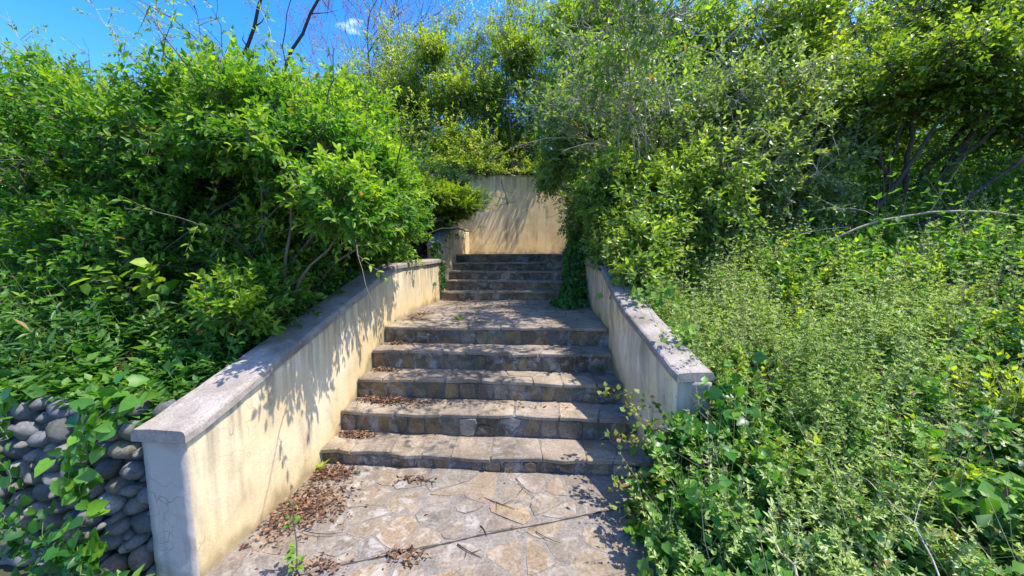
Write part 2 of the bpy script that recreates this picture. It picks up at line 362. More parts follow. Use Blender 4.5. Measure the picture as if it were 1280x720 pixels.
# --- shrubs and trees -----------------------------------------------------------
def shrub(label, cat_, bases, blobs, n, leaf='privet', group=None, name='shrub', seed=1, L_=.055, W_=.026, slen=.2, nodes=6, per=2,
          stems=5, rad=.016, nbr=90, tpl=LEAF_MD, bark='bark', gap=.1, gscale=.45, shell=3.0, droop=.15, upd=.45, twig=.0025, trunk_name='stem',
          ang=55, tint0=.35, tintz=.35, extra=None, below=-1e9, bare=0, maxlink=.9, wild=.34, arcs=14, arcmat=None):
    rg = np.random.RandomState(seed)
    root = empty(name, bases[0]); tag(root, label, cat_, group)
    bl = np.array([(*c, *r) for c, r in blobs], float); vol = bl[:, 3] * bl[:, 4] * bl[:, 5]
    area = vol ** .667
    def sample(m, sh):
        out_, src = [], []
        tot = 0
        while tot < m:
            k = rg.choice(len(bl), m * 2, p=area / area.sum())
            d = unit(rg.normal(size=(m * 2, 3)))
            r = rg.rand(m * 2) ** (1 / sh)
            r = r * (1 + wild * nz(d * 1.0 + k[:, None] * 3.1, .55, seed + 5)) * (1 + (rg.rand(m * 2) < .06) * .35 * rg.rand(m * 2))
            p = bl[k, :3] + d * r[:, None] * bl[k, 3:]
            ok = (nz(p, gscale, seed) > -1 + 2 * gap + rg.normal(size=len(p)) * .15) & (p[:, 2] > below)
            out_.append(p[ok]); src.append(k[ok]); tot += ok.sum()
        return np.concatenate(out_)[:m], np.concatenate(src)[:m]
    # skeleton
    paths = []; nodesP = []
    for s in range(stems):
        b0 = np.array(bases[s % len(bases)], float) + np.array([rg.normal() * .06, rg.normal() * .06, -.05])
        k = rg.choice(len(bl), p=vol / vol.sum()) if s >= len(bl) else s % len(bl)
        t0 = bl[k, :3] + unit(rg.normal(size=3)) * bl[k, 3:] * .55 * rg.rand(); t0[2] = max(t0[2], bl[k, 2])
        mid = (b0 + t0) / 2 + np.array([rg.normal() * .18, rg.normal() * .15, .12 + .1 * rg.rand()]) * np.linalg.norm(t0 - b0) * .5
        pts = wob(bezier(b0, mid, t0, 10), .02, rg); rr = rad * (.75 + .5 * rg.rand())
        paths.append((pts, np.linspace(rr, rr * .3, 10))); nodesP.append(pts[2:])
    N = np.concatenate(nodesP)
    br, _ = sample(nbr, 1.8)
    c0 = np.mean([np.array(x, float) for x in bases], 0)
    br = br[np.argsort(np.linalg.norm(br - c0, axis=1))]
    for p in br:
        d = np.linalg.norm(N - p, axis=1) + .6 * np.maximum(0, N[:, 2] - p[2])
        q = N[d.argmin()]; ln = np.linalg.norm(p - q)
        if ln < .05: continue
        mid = (p + q) / 2 + np.array([rg.normal() * .12, rg.normal() * .12, .05 + .12 * rg.rand()]) * ln
        pts = wob(bezier(q, mid, p, 6), .012, rg); r0 = rad * .18 + .004 * ln
        paths.append((pts, np.linspace(r0, r0 * .4, 6))); N = np.concatenate([N, pts[1:]])
    tube_obj(trunk_name, paths, MAT[bark], root, bases[0], 5)
    # leafy shoots
    P, K = sample(n, shell)
    q = np.zeros_like(P); dd = np.zeros(n)
    for i in range(0, n, 2000):
        D = np.linalg.norm(P[i:i + 2000, None] - N[None], axis=2); j = D.argmin(1); q[i:i + 2000] = N[j]; dd[i:i + 2000] = D[np.arange(len(j)), j]
    out_ = unit(P - bl[K, :3]) * .55 + unit(P - q) * .6 + rg.normal(size=P.shape) * .38
    out_[:, 2] += upd
    out_ = unit(out_)
    sl = slen * (.6 + .8 * rg.rand(n))
    start = P - out_ * (sl * .5)[:, None]
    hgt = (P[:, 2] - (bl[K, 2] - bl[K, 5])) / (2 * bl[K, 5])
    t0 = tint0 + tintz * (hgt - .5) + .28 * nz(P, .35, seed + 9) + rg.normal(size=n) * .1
    near = dd < maxlink
    A = q[near] + (start[near] - q[near]) * np.minimum(1, .0); Bq = start[near]
    V1, F1 = twigs_VF(A, Bq, twig * 1.6, twig, .12, rg)
    V2, F2 = twigs_VF(start, start + out_ * sl[:, None] * .97, twig, twig * .4, .03, rg)
    link('twigs', tri_mesh('twigs', np.concatenate([V1, V2]) - np.array(bases[0]), np.concatenate([F1, F2 + len(V1)])), MAT[bark], root, bases[0])
    if arcs:      # long thin shoots escaping from the outline, most of them nearly bare
        ap = []; ap2 = []
        for i_ in rg.choice(n, arcs):
            a0 = q[i_]; d0 = unit(P[i_] - bl[K[i_], :3] + rg.normal(size=3) * .25 + np.array([0, 0, .35])); ln = (.5 + .8 * rg.rand()) * (bl[:, 3:].mean() ** .5) * 1.2
            e_ = a0 + d0 * ln + np.array([rg.normal() * .25, rg.normal() * .25, -.12]) * ln
            pts = wob(bezier(a0, a0 + d0 * ln * .6 + np.array([0, 0, .12 * ln]), e_, 9), .008, rg)
            ap.append((pts, np.linspace(.0055, .0015, 9) * (1 + rad * 8)))
            for s_ in range(3):
                j_ = rg.randint(3, 8); v_ = unit(pts[j_] - pts[j_ - 1] + rg.normal(size=3) * .6); ap.append((np.array([pts[j_], pts[j_] + v_ * .12 * ln, pts[j_] + v_ * .25 * ln + np.array([0, 0, .01])]), [.0025, .002, .001]))
                ap2.append((pts[j_], v_, .25 * ln))
        tube_obj('shoots', ap, MAT[arcmat or bark], root, bases[0], 4)['kind'] = 'stuff'
        la = sprig_leaves(rg, np.array([a[0] for a in ap2]), np.array([a[1] for a in ap2]), np.array([a[2] for a in ap2]), 4, 2, L_ * .8, W_ * .8, ang, droop, .6 + .2 * rg.rand(len(ap2)))
        leaf_obj('shoot_leaves', la, tpl, G[leaf], root, bases[0])
    sel = np.ones(n, bool)
    if bare: sel = rg.rand(n) > bare
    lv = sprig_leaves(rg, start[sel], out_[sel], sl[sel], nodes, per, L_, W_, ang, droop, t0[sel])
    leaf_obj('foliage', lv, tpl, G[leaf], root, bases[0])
    if extra:
        nm, mt, frac, size = extra
        kk = rg.rand(n) < frac
        lv = sprig_leaves(rg, start[kk], out_[kk], sl[kk], nodes, per, L_ * size, W_ * size, ang, droop, t0[kk] * .5 + .3)
        leaf_obj(nm, lv, tpl, G[mt], root, bases[0])
    return root

# ------------------------------------------------------------------ stairs geometry (metres)
YR = [2.70, 3.01, 3.33, 3.645, 3.97, 6.28, 6.59, 6.90, 7.21, 7.52]
ZT = [.117, .305, .487, .675, .861, 1.00, 1.16, 1.315, 1.47, 1.63]
XL, XR = -1.78, .69
YB = 8.95
def back_y(x): return YB + .249 * (x + 1.78)

def sm(a, b_, x): t = np.clip((x - a) / (b_ - a), 0, 1); return t * t * (3 - 2 * t)
def soil_left(x, y):
    z = np.interp(y, [1.72, 1.95, 4.3, 6.2, 9], [.78, .80, 1.38, 1.42, 2.0])
    return z + .10 * np.clip(-x - 2.5, 0, 8) + .04 * np.sin(x * 3 + y * 2)
def soil_right(x, y):
    z = np.interp(y, [.2, 1.3, 2.6, 5.2, 9], [-.08, .10, .58, 1.52, 2.6])
    return z * sm(.45, 1.0, x) + .16 * np.clip(x - 1.5, 0, 8) * sm(.5, 3, y) + .05 * np.sin(x * 2.3 + 1) * np.sin(y * 1.9)
def ground_z(x, y):
    x = np.asarray(x, float); y = np.asarray(y, float)
    mid = np.interp(y, [2.5, 2.9, 4.0, 6.2, 7.6, 8.9], [-.06, -.03, .4, .5, 1.1, 1.2])
    lf = np.where(y < 1.80, -.03, soil_left(x, y)); lf = np.where(y < 1.80, -.03, lf)
    rg_ = soil_right(x, y)
    z = np.where(x < XL - .12, lf, np.where(x > XR + .12 + np.where(y < 2.4, -.15, .0), rg_, mid))
    back = 2.3 + .12 * (y - 9) + .16 * np.clip(x - 1.5, 0, 8) + .1 * np.clip(-x - 2.5, 0, 8)
    z = np.where(y > back_y(x) + .1, back, z)
    far = np.maximum(np.abs(x) / 60, np.maximum(y - 30, -y * 1.0) / 60)
    return np.where(y > 30, 4.8 + .16 * np.clip(x - 1.5, 0, 8), z) * np.clip(1.6 - far, 0, 1)
gx = np.concatenate([-np.geomspace(900, 9, 14), np.arange(-8.5, -2, .12), np.arange(-2.0, 1.2, .08), np.arange(1.25, 8.5, .12), np.geomspace(9, 900, 14)])
gy = np.concatenate([-np.geomspace(900, 1.5, 12), np.arange(-1.2, 9.6, .09), np.geomspace(9.8, 900, 22)])
GX, GY = np.meshgrid(gx, gy); GZ = ground_z(GX, GY) + .02 * nz(np.stack([GX, GY, GX * 0], -1), .5, 3) * (np.abs(GX + .55) > 1.5)
nxg, nyg = len(gx), len(gy); ii = np.arange(nyg - 1)[:, None] * nxg + np.arange(nxg - 1)[None]
Fq = np.stack([ii, ii + 1, ii + nxg + 1, ii + nxg], -1).reshape(-1, 4)
g = link('ground', tri_mesh('ground', np.stack([GX, GY, GZ], -1).reshape(-1, 3), Fq, smooth=True), MAT['soil']); tag(g, kind='structure')

# ------------------------------------------------------------------ irregular stone cells
def clip_poly(poly, px, py, nx, ny):
    """keep the side where (p-(px,py)).n <= 0"""
    out_ = []
    for i in range(len(poly)):
        a, c = poly[i], poly[(i + 1) % len(poly)]
        da = (a[0] - px) * nx + (a[1] - py) * ny; dc = (c[0] - px) * nx + (c[1] - py) * ny
        if da <= 0: out_.append(a)
        if da * dc < 0: t = da / (da - dc); out_.append((a[0] + (c[0] - a[0]) * t, a[1] + (c[1] - a[1]) * t))
    return out_
def voronoi(bounds, pts, gapf, extra=None):
    """cells clipped to convex polygon `bounds`, joints of width 2*gap"""
    cells = []
    for i, p in enumerate(pts):
        poly = list(bounds); gp = gapf(p)
        n = len(poly)
        cx = sum(v[0] for v in poly) / n; cy = sum(v[1] for v in poly) / n
        for j, o in enumerate(pts):
            if i == j: continue
            dx, dy = o[0] - p[0], o[1] - p[1]; d = math.hypot(dx, dy)
            if d > 1.1: continue
            nx, ny = dx / d, dy / d
            poly = clip_poly(poly, (p[0] + o[0]) / 2 - nx * gp, (p[1] + o[1]) / 2 - ny * gp, nx, ny)
            if len(poly) < 3: break
        if extra and len(poly) >= 3:
            for (qx, qy, nx, ny) in extra:
                s = 1 if (p[0] - qx) * nx + (p[1] - qy) * ny > 0 else -1
                poly = clip_poly(poly, qx + s * nx * .012, qy + s * ny * .012, -s * nx, -s * ny)
                if len(poly) < 3: break
        if len(poly) >= 3: cells.append((p, poly))
    return cells
def poly_area(pl): return abs(sum(pl[i][0] * pl[(i + 1) % len(pl)][1] - pl[(i + 1) % len(pl)][0] * pl[i][1] for i in range(len(pl)))) / 2
def relax_pts(rg, x0, x1, y0, y1, sp, ax=1.0, jit=.36):
    pts = []; row = 0; y = y0 + sp * .5
    while y < y1 + sp * .2:
        x = x0 + sp * ax * (.25 if row % 2 else .75) * (.6 + .8 * rg.rand())
        while x < x1:
            pts.append((x + rg.normal() * sp * jit * .6, min(max(y + rg.normal() * sp * jit * .5, y0), y1))); x += sp * ax * (.65 + .75 * rg.rand())
        y += sp; row += 1
    return pts
def stone_mesh(poly, depth, bev, rg, to3d, round_=.16):
    """poly in plane coords -> prism with a bevelled, slightly domed face; to3d(x, y, h)"""
    # subdivide edges and wobble so outlines are not ruler straight
    pl = []
    for i in range(len(poly)):
        a, c = poly[i], poly[(i + 1) % len(poly)]; ln = math.hypot(c[0] - a[0], c[1] - a[1])
        if ln < .012: continue
        k = 2 if ln > .09 else 1
        for s in range(k):
            t = s / k; pl.append((a[0] + (c[0] - a[0]) * t, a[1] + (c[1] - a[1]) * t))
    n = len(pl)
    if n < 3: return None
    if round_:
        q = []
        for i in range(n):
            a, b2, c = pl[i - 1], pl[i], pl[(i + 1) % n]
            q.append((b2[0] * (1 - 2 * round_) + (a[0] + c[0]) * round_ + rg.normal() * .002, b2[1] * (1 - 2 * round_) + (a[1] + c[1]) * round_ + rg.normal() * .002))
        pl = q
    cx = sum(p[0] for p in pl) / n; cy = sum(p[1] for p in pl) / n
    V = []; tiltx, tilty = rg.normal() * .006, rg.normal() * .006
    for (f, h) in ((1.0, -depth), (1.0, -bev), (1 - bev * 6, 0.0)):
        for p in pl:
            x = cx + (p[0] - cx) * f; y = cy + (p[1] - cy) * f
            V.append(to3d(x, y, h + ((x - cx) * tiltx + (y - cy) * tilty) * 2 + (rg.normal() * .0012 if h == 0 else 0)))
    V.append(to3d(cx, cy, .001))
    F = []
    for r in range(2):
        for i in range(n):
            j = (i + 1) % n; F.append((r * n + i, r * n + j, (r + 1) * n + j, (r + 1) * n + i))
    for i in range(n): F.append((2 * n + i, 2 * n + (i + 1) % n, 3 * n))
    return V, F
def put_stones(cells, name, mat, parent, depth, bev, rg, to3d, base, proud=0.0, mina=.002, smooth=False, round_=.16):
    k = 0
    for p, poly in cells:
        if poly_area(poly) < mina: continue
        dz = rg.normal() * proud
        r = stone_mesh(poly, depth, bev, rg, lambda x, y, h: to3d(x, y, h + dz), round_)
        if not r: continue
        V, F = r; c = np.mean(V, 0)
        me = mesh(name, np.array(V) - c, F, smooth); me.materials.append(mat)
        bm = bmesh.new(); bm.from_mesh(me); bmesh.ops.recalc_face_normals(bm, faces=bm.faces); bm.to_mesh(me); bm.free()
        link(name, me, None, parent, tuple(c)); k += 1
    return k
def grid_sheet(name, x0, x1, y0, y1, zf, mat, parent=None, step=.06, kind=None):
    xs = np.linspace(x0, x1, max(2, int((x1 - x0) / step))); ys = np.linspace(y0, y1, max(2, int((y1 - y0) / step)))
    X, Y = np.meshgrid(xs, ys); Z = zf(X, Y); n = len(xs)
    i = np.arange(len(ys) - 1)[:, None] * n + np.arange(n - 1)[None]
    o = link(name, tri_mesh(name, np.stack([X, Y, Z], -1).reshape(-1, 3), np.stack([i, i + 1, i + n + 1, i + n], -1).reshape(-1, 4), smooth=True), mat, parent)
    if kind: tag(o, kind=kind)
    return o

# patio --------------------------------------------------------------------------
rg = np.random.RandomState(11)
def patio_z(x, y): return .008 * np.sin(x * 2.1 + y) + .004 * np.sin(x * 7 + y * 5) + .0025 * nz(np.stack([x, y, x * 0], -1), .12, 8)
patio = grid_sheet('patio', XL - .02, 1.25, -1.4, YR[0] + .05, patio_z, MAT['mortar'], None, .05, 'structure')
pts = relax_pts(rg, XL + .05, 1.2, .55, YR[0] - .05, .205, 1.2, .5)
pts += [(XL + rg.rand() * 2.9, .7 + rg.rand() * 1.95) for _ in range(34)]
jl = [(-1.15, 1.75, -.333, .943)]       # the open joint that crosses the patio
cells = voronoi([(XL + .015, .5), (1.2, .5), (1.2, YR[0] - .01), (XL + .015, YR[0] - .01)], pts, lambda p: .003 + .013 * rg.rand() ** 2, jl)
put_stones(cells, 'paving_stone', MAT['paving'], patio, .05, .0018, rg, lambda x, y, h: (x, y, .0030 + h + float(patio_z(np.array(x), np.array(y)))), (0, 0, 0), .0012, round_=.09)

# dark grit packed in the open joint
rgj = np.random.RandomState(5); Vj, Fj = [], []
for k, t in enumerate(np.linspace(-.62, 1.95, 90)):
    x, y = -1.15 + .943 * t, 1.75 + .333 * t; w_ = .003 + .005 * rgj.rand()
    for s_ in (-1, 1): Vj.append((x - .333 * w_ * s_, y + .943 * w_ * s_, float(patio_z(np.array(x), np.array(y))) + .0015 + .001 * rgj.rand()))
    if k: Fj.append((2 * k - 2, 2 * k - 1, 2 * k + 1, 2 * k))
link('joint_grit', mesh('joint_grit', Vj, Fj), MAT['bark_dark'], patio)

# stairs ---------------------------------------------------------------------------
stairs = empty('stone_stairs', (-.55, YR[0], 0)); tag(stairs, 'old weathered stone garden stairs climbing in two flights to the cream back wall', 'stairs')
def step_mesh(i):
    """one step: an uneven mortared block from its riser to under the next"""
    y0, zt = YR[i], ZT[i]; y1 = (YR[i + 1] + .06) if i < 9 else YB + .8; zb = (ZT[i - 1] if i else 0) - .06
    xs = np.linspace(XL - .03, XR + (.16 if i < 2 else .08 if i < 3 else .03), 60)
    yy = np.concatenate([[y0, y0, y0], np.linspace(y0, y1, 8 if i != 4 else 30)])
    V = []; ns = len(yy)
    for x in xs:
        w_ = .010 * math.sin(x * 3.1 + i * 2) + .005 * math.sin(x * 11 + i)
        sg = .006 * math.sin(x * 2.3 + i * 1.7) + .003 * math.sin(x * 13 + i * 5)
        for k, y in enumerate(yy):
            if k == 0: V.append((x, y0 + w_, zb))
            elif k == 1: V.append((x, y0 + w_, (zb + zt) / 2))
            elif k == 2: V.append((x, y0 + w_ * .8, zt - .016 + sg))
            elif k == 3: V.append((x, y0 + w_ * .8 + .012, zt - .001 + sg))
            else: V.append((x, y, zt + sg * .6 + .002 * mnoise.noise(Vector((x * 9, y * 9, i)))))
    F = []
    for a in range(len(xs) - 1):
        for k in range(ns - 1): F.append((a * ns + k, (a + 1) * ns + k, (a + 1) * ns + k + 1, a * ns + k + 1))
    return mesh('step', V, F)
for i in range(10):
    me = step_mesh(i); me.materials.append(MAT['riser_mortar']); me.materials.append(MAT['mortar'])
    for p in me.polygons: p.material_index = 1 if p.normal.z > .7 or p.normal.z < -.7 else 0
    st = link('step', me, None, stairs)
    # risers: roughly squared stones on edge
    zb = ZT[i - 1] if i else 0.0; zt = ZT[i]; h = zt - zb
    x1 = XR + (.13 if i < 2 else .05 if i < 3 else 0)
    wst = .155 if i < 5 else .17
    xp = [XL + .02]
    while xp[-1] < x1 - .08: xp.append(xp[-1] + wst * (.55 + .95 * rg.rand()))
    pts = []
    for k in range(len(xp)):
        if rg.rand() < (.25 if h > .14 else 0): pts += [(xp[k], zb + h * .3), (xp[k] + .02, zb + h * .76)]
        else: pts.append((xp[k] + wst * .3, zb + h * (.4 + .2 * rg.rand())))
    cells = voronoi([(XL + .01, zb + .004), (x1 - .005, zb + .004), (x1 - .005, zt - .024), (XL + .01, zt - .024)], pts, lambda p: .003 + .006 * rg.rand())
    yr = YR[i]
    put_stones(cells, 'riser_stone', MAT['riser'], st, .04, .009, rg,
               lambda x, z, hh, i=i, yr=yr: (x, yr + .010 * math.sin(x * 3.1 + i * 2) - .008 - hh - .006 * mnoise.noise(Vector((x * 5, z * 9, i))), z), (0, 0, 0), .006, round_=.12)
    # treads: flat slabs, edge of each slab is the nosing
    y0 = YR[i] - .022; y1 = (YR[i + 1] - .01) if i < 9 else YB + .55
    sp = .30 if i != 4 and i != 9 else .34
    if i in (4, 9): pts = relax_pts(rg, XL, XR, y0, y1, sp, 1.2)
    else:
        pts = []; x = XL + .1
        while x < x1:
            if rg.rand() < .35: pts += [(x, y0 + .09), (x + rg.normal() * .05, y1 - .08)]
            else: pts.append((x, y0 + .15 + rg.normal() * .03))
            x += .30 * (.6 + .9 * rg.rand())
    cells = voronoi([(XL + .008, y0), (x1 - .005, y0), (x1 - .005, y1), (XL + .008, y1)], pts, lambda p: .0015 + .004 * rg.rand() ** 2)
    def tr(x, y, hh, i=i, zt=zt):
        sg = .006 * math.sin(x * 2.3 + i * 1.7) + .003 * math.sin(x * 13 + i * 5)
        yy = y + (.010 * math.sin(x * 3.1 + i * 2) + .004 * math.sin(x * 17 + i * 3) + .020 * mnoise.noise(Vector((x * 7, i * 3.3, 0))) + .014 * mnoise.noise(Vector((x * 33, i * 3.3, 4)))) * (1 if y < YR[i] + .05 else 0)
        return (x, yy, zt + .006 + hh + sg * .8 + .008 * mnoise.noise(Vector((x * 6, y * 8, i))) + .004 * mnoise.noise(Vector((x * 28, y * 28, i))))
    put_stones(cells, 'tread_stone', MAT['tread'], st, .030, .006, rg, tr, (0, 0, 0), .0012, round_=.04)

# ------------------------------------------------------------------ walls
def resample(path, step):
    out_ = []
    for a, c in zip(path[:-1], path[1:]):
        a, c = np.array(a, float), np.array(c, float); n = max(1, int(np.linalg.norm(c[:2] - a[:2]) / step))
        for k in range(n): out_.append(a + (c - a) * k / n)
    out_.append(np.array(path[-1], float)); return np.array(out_)
def loft_wall(name, path, thick, mat, parent, amp=.006, step=.05, nz_=26, seed=0):
    """path rows: x, y, z_foot, z_top, z_visible_foot; the wall body lies on the side (nx, ny) = left normal * thick"""
    P = resample(path, step); T = np.gradient(P[:, :2], axis=0); T /= np.linalg.norm(T, axis=1)[:, None]
    Nn = np.stack([-T[:, 1], T[:, 0]], 1) * np.sign(thick); th = abs(thick)
    t = np.linspace(0, 1, nz_); rows = []
    z = P[:, 2, None] + (P[:, 3] - P[:, 2])[:, None] * t[None]
    inner = np.stack([np.repeat(P[:, 0, None], nz_, 1), np.repeat(P[:, 1, None], nz_, 1), z], -1)
    d = amp * nz(inner, .30, seed) + amp * .5 * nz(inner, .09, seed + 1) - amp * .2
    inner[..., :2] -= Nn[:, None] * d[..., None]
    outer = np.stack([np.repeat(P[:, 0, None] + Nn[:, 0, None] * th, nz_, 1), np.repeat(P[:, 1, None] + Nn[:, 1, None] * th, nz_, 1), z], -1)
    outer[..., :2] += Nn[:, None] * (amp * nz(outer, .3, seed + 2))[..., None]
    ring = np.concatenate([inner, outer[:, ::-1]], 1); m_ = ring.shape[1]; n = len(P)
    V = ring.reshape(-1, 3); F = []
    i = np.arange(n - 1)[:, None] * m_ + np.arange(m_ - 1)[None]
    F = np.stack([i, i + 1, i + m_ + 1, i + m_], -1).reshape(-1, 4).tolist()
    # ends as quad strips
    for e in (0, n - 1):
        for k in range(nz_ - 1):
            a = e * m_ + k; c = e * m_ + (m_ - 1 - k); F.append((a, a + 1, c - 1, c))
    me = mesh(name, V, F, True)
    foot = np.concatenate([z - P[:, 4, None]] * 2, 1).ravel(); head = np.concatenate([P[:, 3, None] - z, (P[:, 3, None] - z)[:, ::-1]], 1).ravel()
    foot = np.concatenate([z - P[:, 4, None], (z - P[:, 4, None])[:, ::-1]], 1).ravel()
    a = me.attributes.new('foot', 'FLOAT', 'POINT'); a.data.foreach_set('value', foot.astype(np.float32))
    a = me.attributes.new('head', 'FLOAT', 'POINT'); a.data.foreach_set('value', head.astype(np.float32))
    bm = bmesh.new(); bm.from_mesh(me); bmesh.ops.recalc_face_normals(bm, faces=bm.faces); bm.to_mesh(me); bm.free()
    return link(name, me, mat, parent)
def coping(name, path, thick, over, h, mat, parent, cuts=1, step=.06, seed=0, ends=(.03, .0)):
    """slab along the wall top, rounded nosing; path rows x, y, _, z_top"""
    P = resample([p[:4] for p in path], step); T = np.gradient(P[:, :2], axis=0); T /= np.linalg.norm(T, axis=1)[:, None]
    P = P.copy(); P[0, :2] -= T[0] * ends[0]; P[-1, :2] += T[-1] * ends[1]
    Nn = np.stack([-T[:, 1], T[:, 0]], 1) * np.sign(thick); th = abs(thick)
    prof = [(-over, 0.0), (-over, h * .62), (-over + .006, h * .86), (-over + .018, h), (th / 2 - .04, h + .004), (th / 2 + .04, h + .004), (th + over - .018, h), (th + over - .006, h * .86), (th + over, h * .62), (th + over, 0.0),
            (th * .8, 0.002), (th * .2, .002)]
    idx = [int(round(k)) for k in np.linspace(0, len(P) - 1, cuts + 1)]
    rg_ = np.random.RandomState(seed)
    for c in range(cuts):
        Q = P[idx[c]:idx[c + 1] + 1].copy(); NN = Nn[idx[c]:idx[c + 1] + 1]
        tt = T[idx[c]:idx[c + 1] + 1]
        if c: Q[0, :2] += tt[0] * .0035
        if c < cuts - 1: Q[-1, :2] -= tt[-1] * .0035
        lift = rg_.normal() * .003
        V = []
        for q, nn in zip(Q, NN):
            for (o, z) in prof:
                ww = .0025 * mnoise.noise(Vector((q[0] * 7 + o * 9, q[1] * 7, q[3] * 3 + seed))) + .003 * mnoise.noise(Vector((q[0] * 31 + o * 30, q[1] * 31, z * 40)))
                V.append((q[0] + nn[0] * (o + ww), q[1] + nn[1] * (o + ww), q[3] + z + lift + ww))
        m_ = len(prof); F = [(a * m_ + k, a * m_ + (k + 1) % m_, (a + 1) * m_ + (k + 1) % m_, (a + 1) * m_ + k) for a in range(len(Q) - 1) for k in range(m_)]
        F += [tuple(range(m_)), tuple(range((len(Q) - 1) * m_, len(Q) * m_))]
        me = mesh(name, V, F); bm = bmesh.new(); bm.from_mesh(me); bmesh.ops.recalc_face_normals(bm, faces=bm.faces); bm.to_mesh(me); bm.free()
        link(name, me, mat, parent)
def end_face(x0, x1, y, z0, z1, parent, seed):
    """bare render skin over the end of a wall, with a nibbled edge"""
    nzv = 40; V = []; rg_ = np.random.RandomState(seed)
    zs = np.linspace(z0, z1, nzv); nx_ = 8
    for z in zs:
        a = .004 * mnoise.noise(Vector((z * 14, seed, 0))) + .002 * mnoise.noise(Vector((z * 50, seed, 2)))
        c = .003 * mnoise.noise(Vector((z * 11, seed, 5)))
        for k in range(nx_):
            x = x0 + a + (x1 + c - x0 - a) * k / (nx_ - 1)
            V.append((x, y - .012 + .004 * mnoise.noise(Vector((x * 12, z * 12, seed))), z))
    n = len(V)
    for v in list(V): V.append((v[0], y + .004, v[2]))
    F = []
    for r in range(nzv - 1):
        for k in range(nx_ - 1):
            a = r * nx_ + k; F.append((a, a + 1, a + nx_ + 1, a + nx_))
        for k, s in ((0, 0), (nx_ - 1, 1)):
            a = r * nx_ + k; F.append((a, a + nx_, a + nx_ + n, a + n))
    for k in range(nx_ - 1):
        a = (nzv - 1) * nx_ + k; F.append((a, a + 1, a + 1 + n, a + n))
    me = mesh('end_face', V, F, True); bm = bmesh.new(); bm.from_mesh(me); bmesh.ops.recalc_face_normals(bm, faces=bm.faces); bm.to_mesh(me); bm.free()
    o = link('end_face', me, MAT['plaster_grey'], parent); o['label'] = 'bare grey end of the wall'; return o

def lw_top(y): return float(np.interp(y, [1.63, 4.32, 6.35], [.765, 1.49, 1.51]))
# left lower wall
lw = empty('garden_wall', (XL - .12, 1.63, 0)); tag(lw, 'long cream plastered wall rising along the left side of the lower stairs, grey bare end beside the cobbles', 'wall')
pth = [(XL, 1.63, -.1, lw_top(1.63), 0), (XL, YR[0], -.1, lw_top(YR[0]), 0), (XL, 3.97, -.1, lw_top(3.97), .80), (XL, 4.32, -.1, lw_top(4.32), .861), (XL, 6.35, -.1, 1.51, .861)]
loft_wall('wall_face', pth, .235, MAT['plaster'], lw, .006, seed=3)
coping('coping', pth[:4], .235, .030, .062, MAT['coping'], lw, 3, seed=4, ends=(.035, 0))
coping('coping', pth[3:], .235, .030, .062, MAT['coping'], lw, 1, seed=5, ends=(-.002, 0))
end_face(XL - .235, XL - .004, 1.63, -.05, lw_top(1.63) - .003, lw, 3)
# left upper wall
lu = empty('garden_wall', (XL - .12, 6.4, .8)); tag(lu, 'short cream streaked wall beside the upper left steps, joining the back wall under the juniper', 'wall')
pth = [(XL, 6.36, .5, 1.80, .9), (XL, 6.6, .5, 1.94, 1.0), (XL, 6.95, .5, 2.06, 1.16), (XL, 7.7, .6, 2.17, 1.5), (XL, 8.90, .8, 2.17, 1.63)]
loft_wall('wall_face', pth, .235, MAT['plaster'], lu, .010, seed=6)
coping('coping', pth, .235, .012, .035, MAT['coping'], lu, 2, seed=6, ends=(.01, -.01))
# right lower wall, flaring outwards at its near end
rw = empty('garden_wall', (XR + .12, 2.46, 0)); tag(rw, 'cream plastered wall flaring out at the right of the lower stairs, coping half buried in weeds', 'wall')
pr = [(.885, 2.46, -.1, .835, 0), (.80, 2.86, -.1, .99, .1), (.725, 3.25, -.1, 1.12, .4), (XR, 3.6, -.1, 1.24, .6), (XR, 4.4, -.1, 1.46, .86), (XR, 6.35, -.1, 1.48, .861)]
loft_wall('wall_face', pr, -.225, MAT['plaster_right'], rw, .012, seed=9)
coping('coping', pr[:5], -.225, .02, .058, MAT['coping'], rw, 2, seed=8, ends=(.03, 0))
coping('coping', pr[4:], -.225, .02, .058, MAT['coping'], rw, 1, seed=9, ends=(-.002, 0))
end_face(.892, 1.105, 2.50 - .035, -.05, .832, rw, 7)
# right upper wall
ru = empty('garden_wall', (XR + .12, 6.4, .8)); tag(ru, 'cream wall beside the upper right steps, nearly hidden by hanging leaves and ivy', 'wall')
pth = [(XR, 6.36, .5, 1.70, .9), (XR, 6.95, .5, 1.85, 1.16), (XR, 9.6, .8, 2.05, 1.63)]
loft_wall('wall_face', pth, -.235, MAT['plaster'], ru, .010, seed=12)
coping('coping', pth, -.235, .012, .035, MAT['coping'], ru, 2, seed=13, ends=(.01, -.01))
# back wall
bw = empty('back_wall', (-.55, YB, 1.6)); tag(bw, 'tall cream back wall with dark cracks and run stains at the top of the stairs', 'wall')
pb = [(-5.5, back_y(-5.5), 1.4, 3.52, 1.63), (4.5, back_y(4.5), 1.4, 3.58, 1.63)]
loft_wall('wall_face', pb, .25, MAT['plaster_back'], bw, .006, step=.12, seed=15)
coping('coping', pb, .25, .05, .07, MAT['bark_dark'], bw, 8, seed=16, ends=(0, 0))
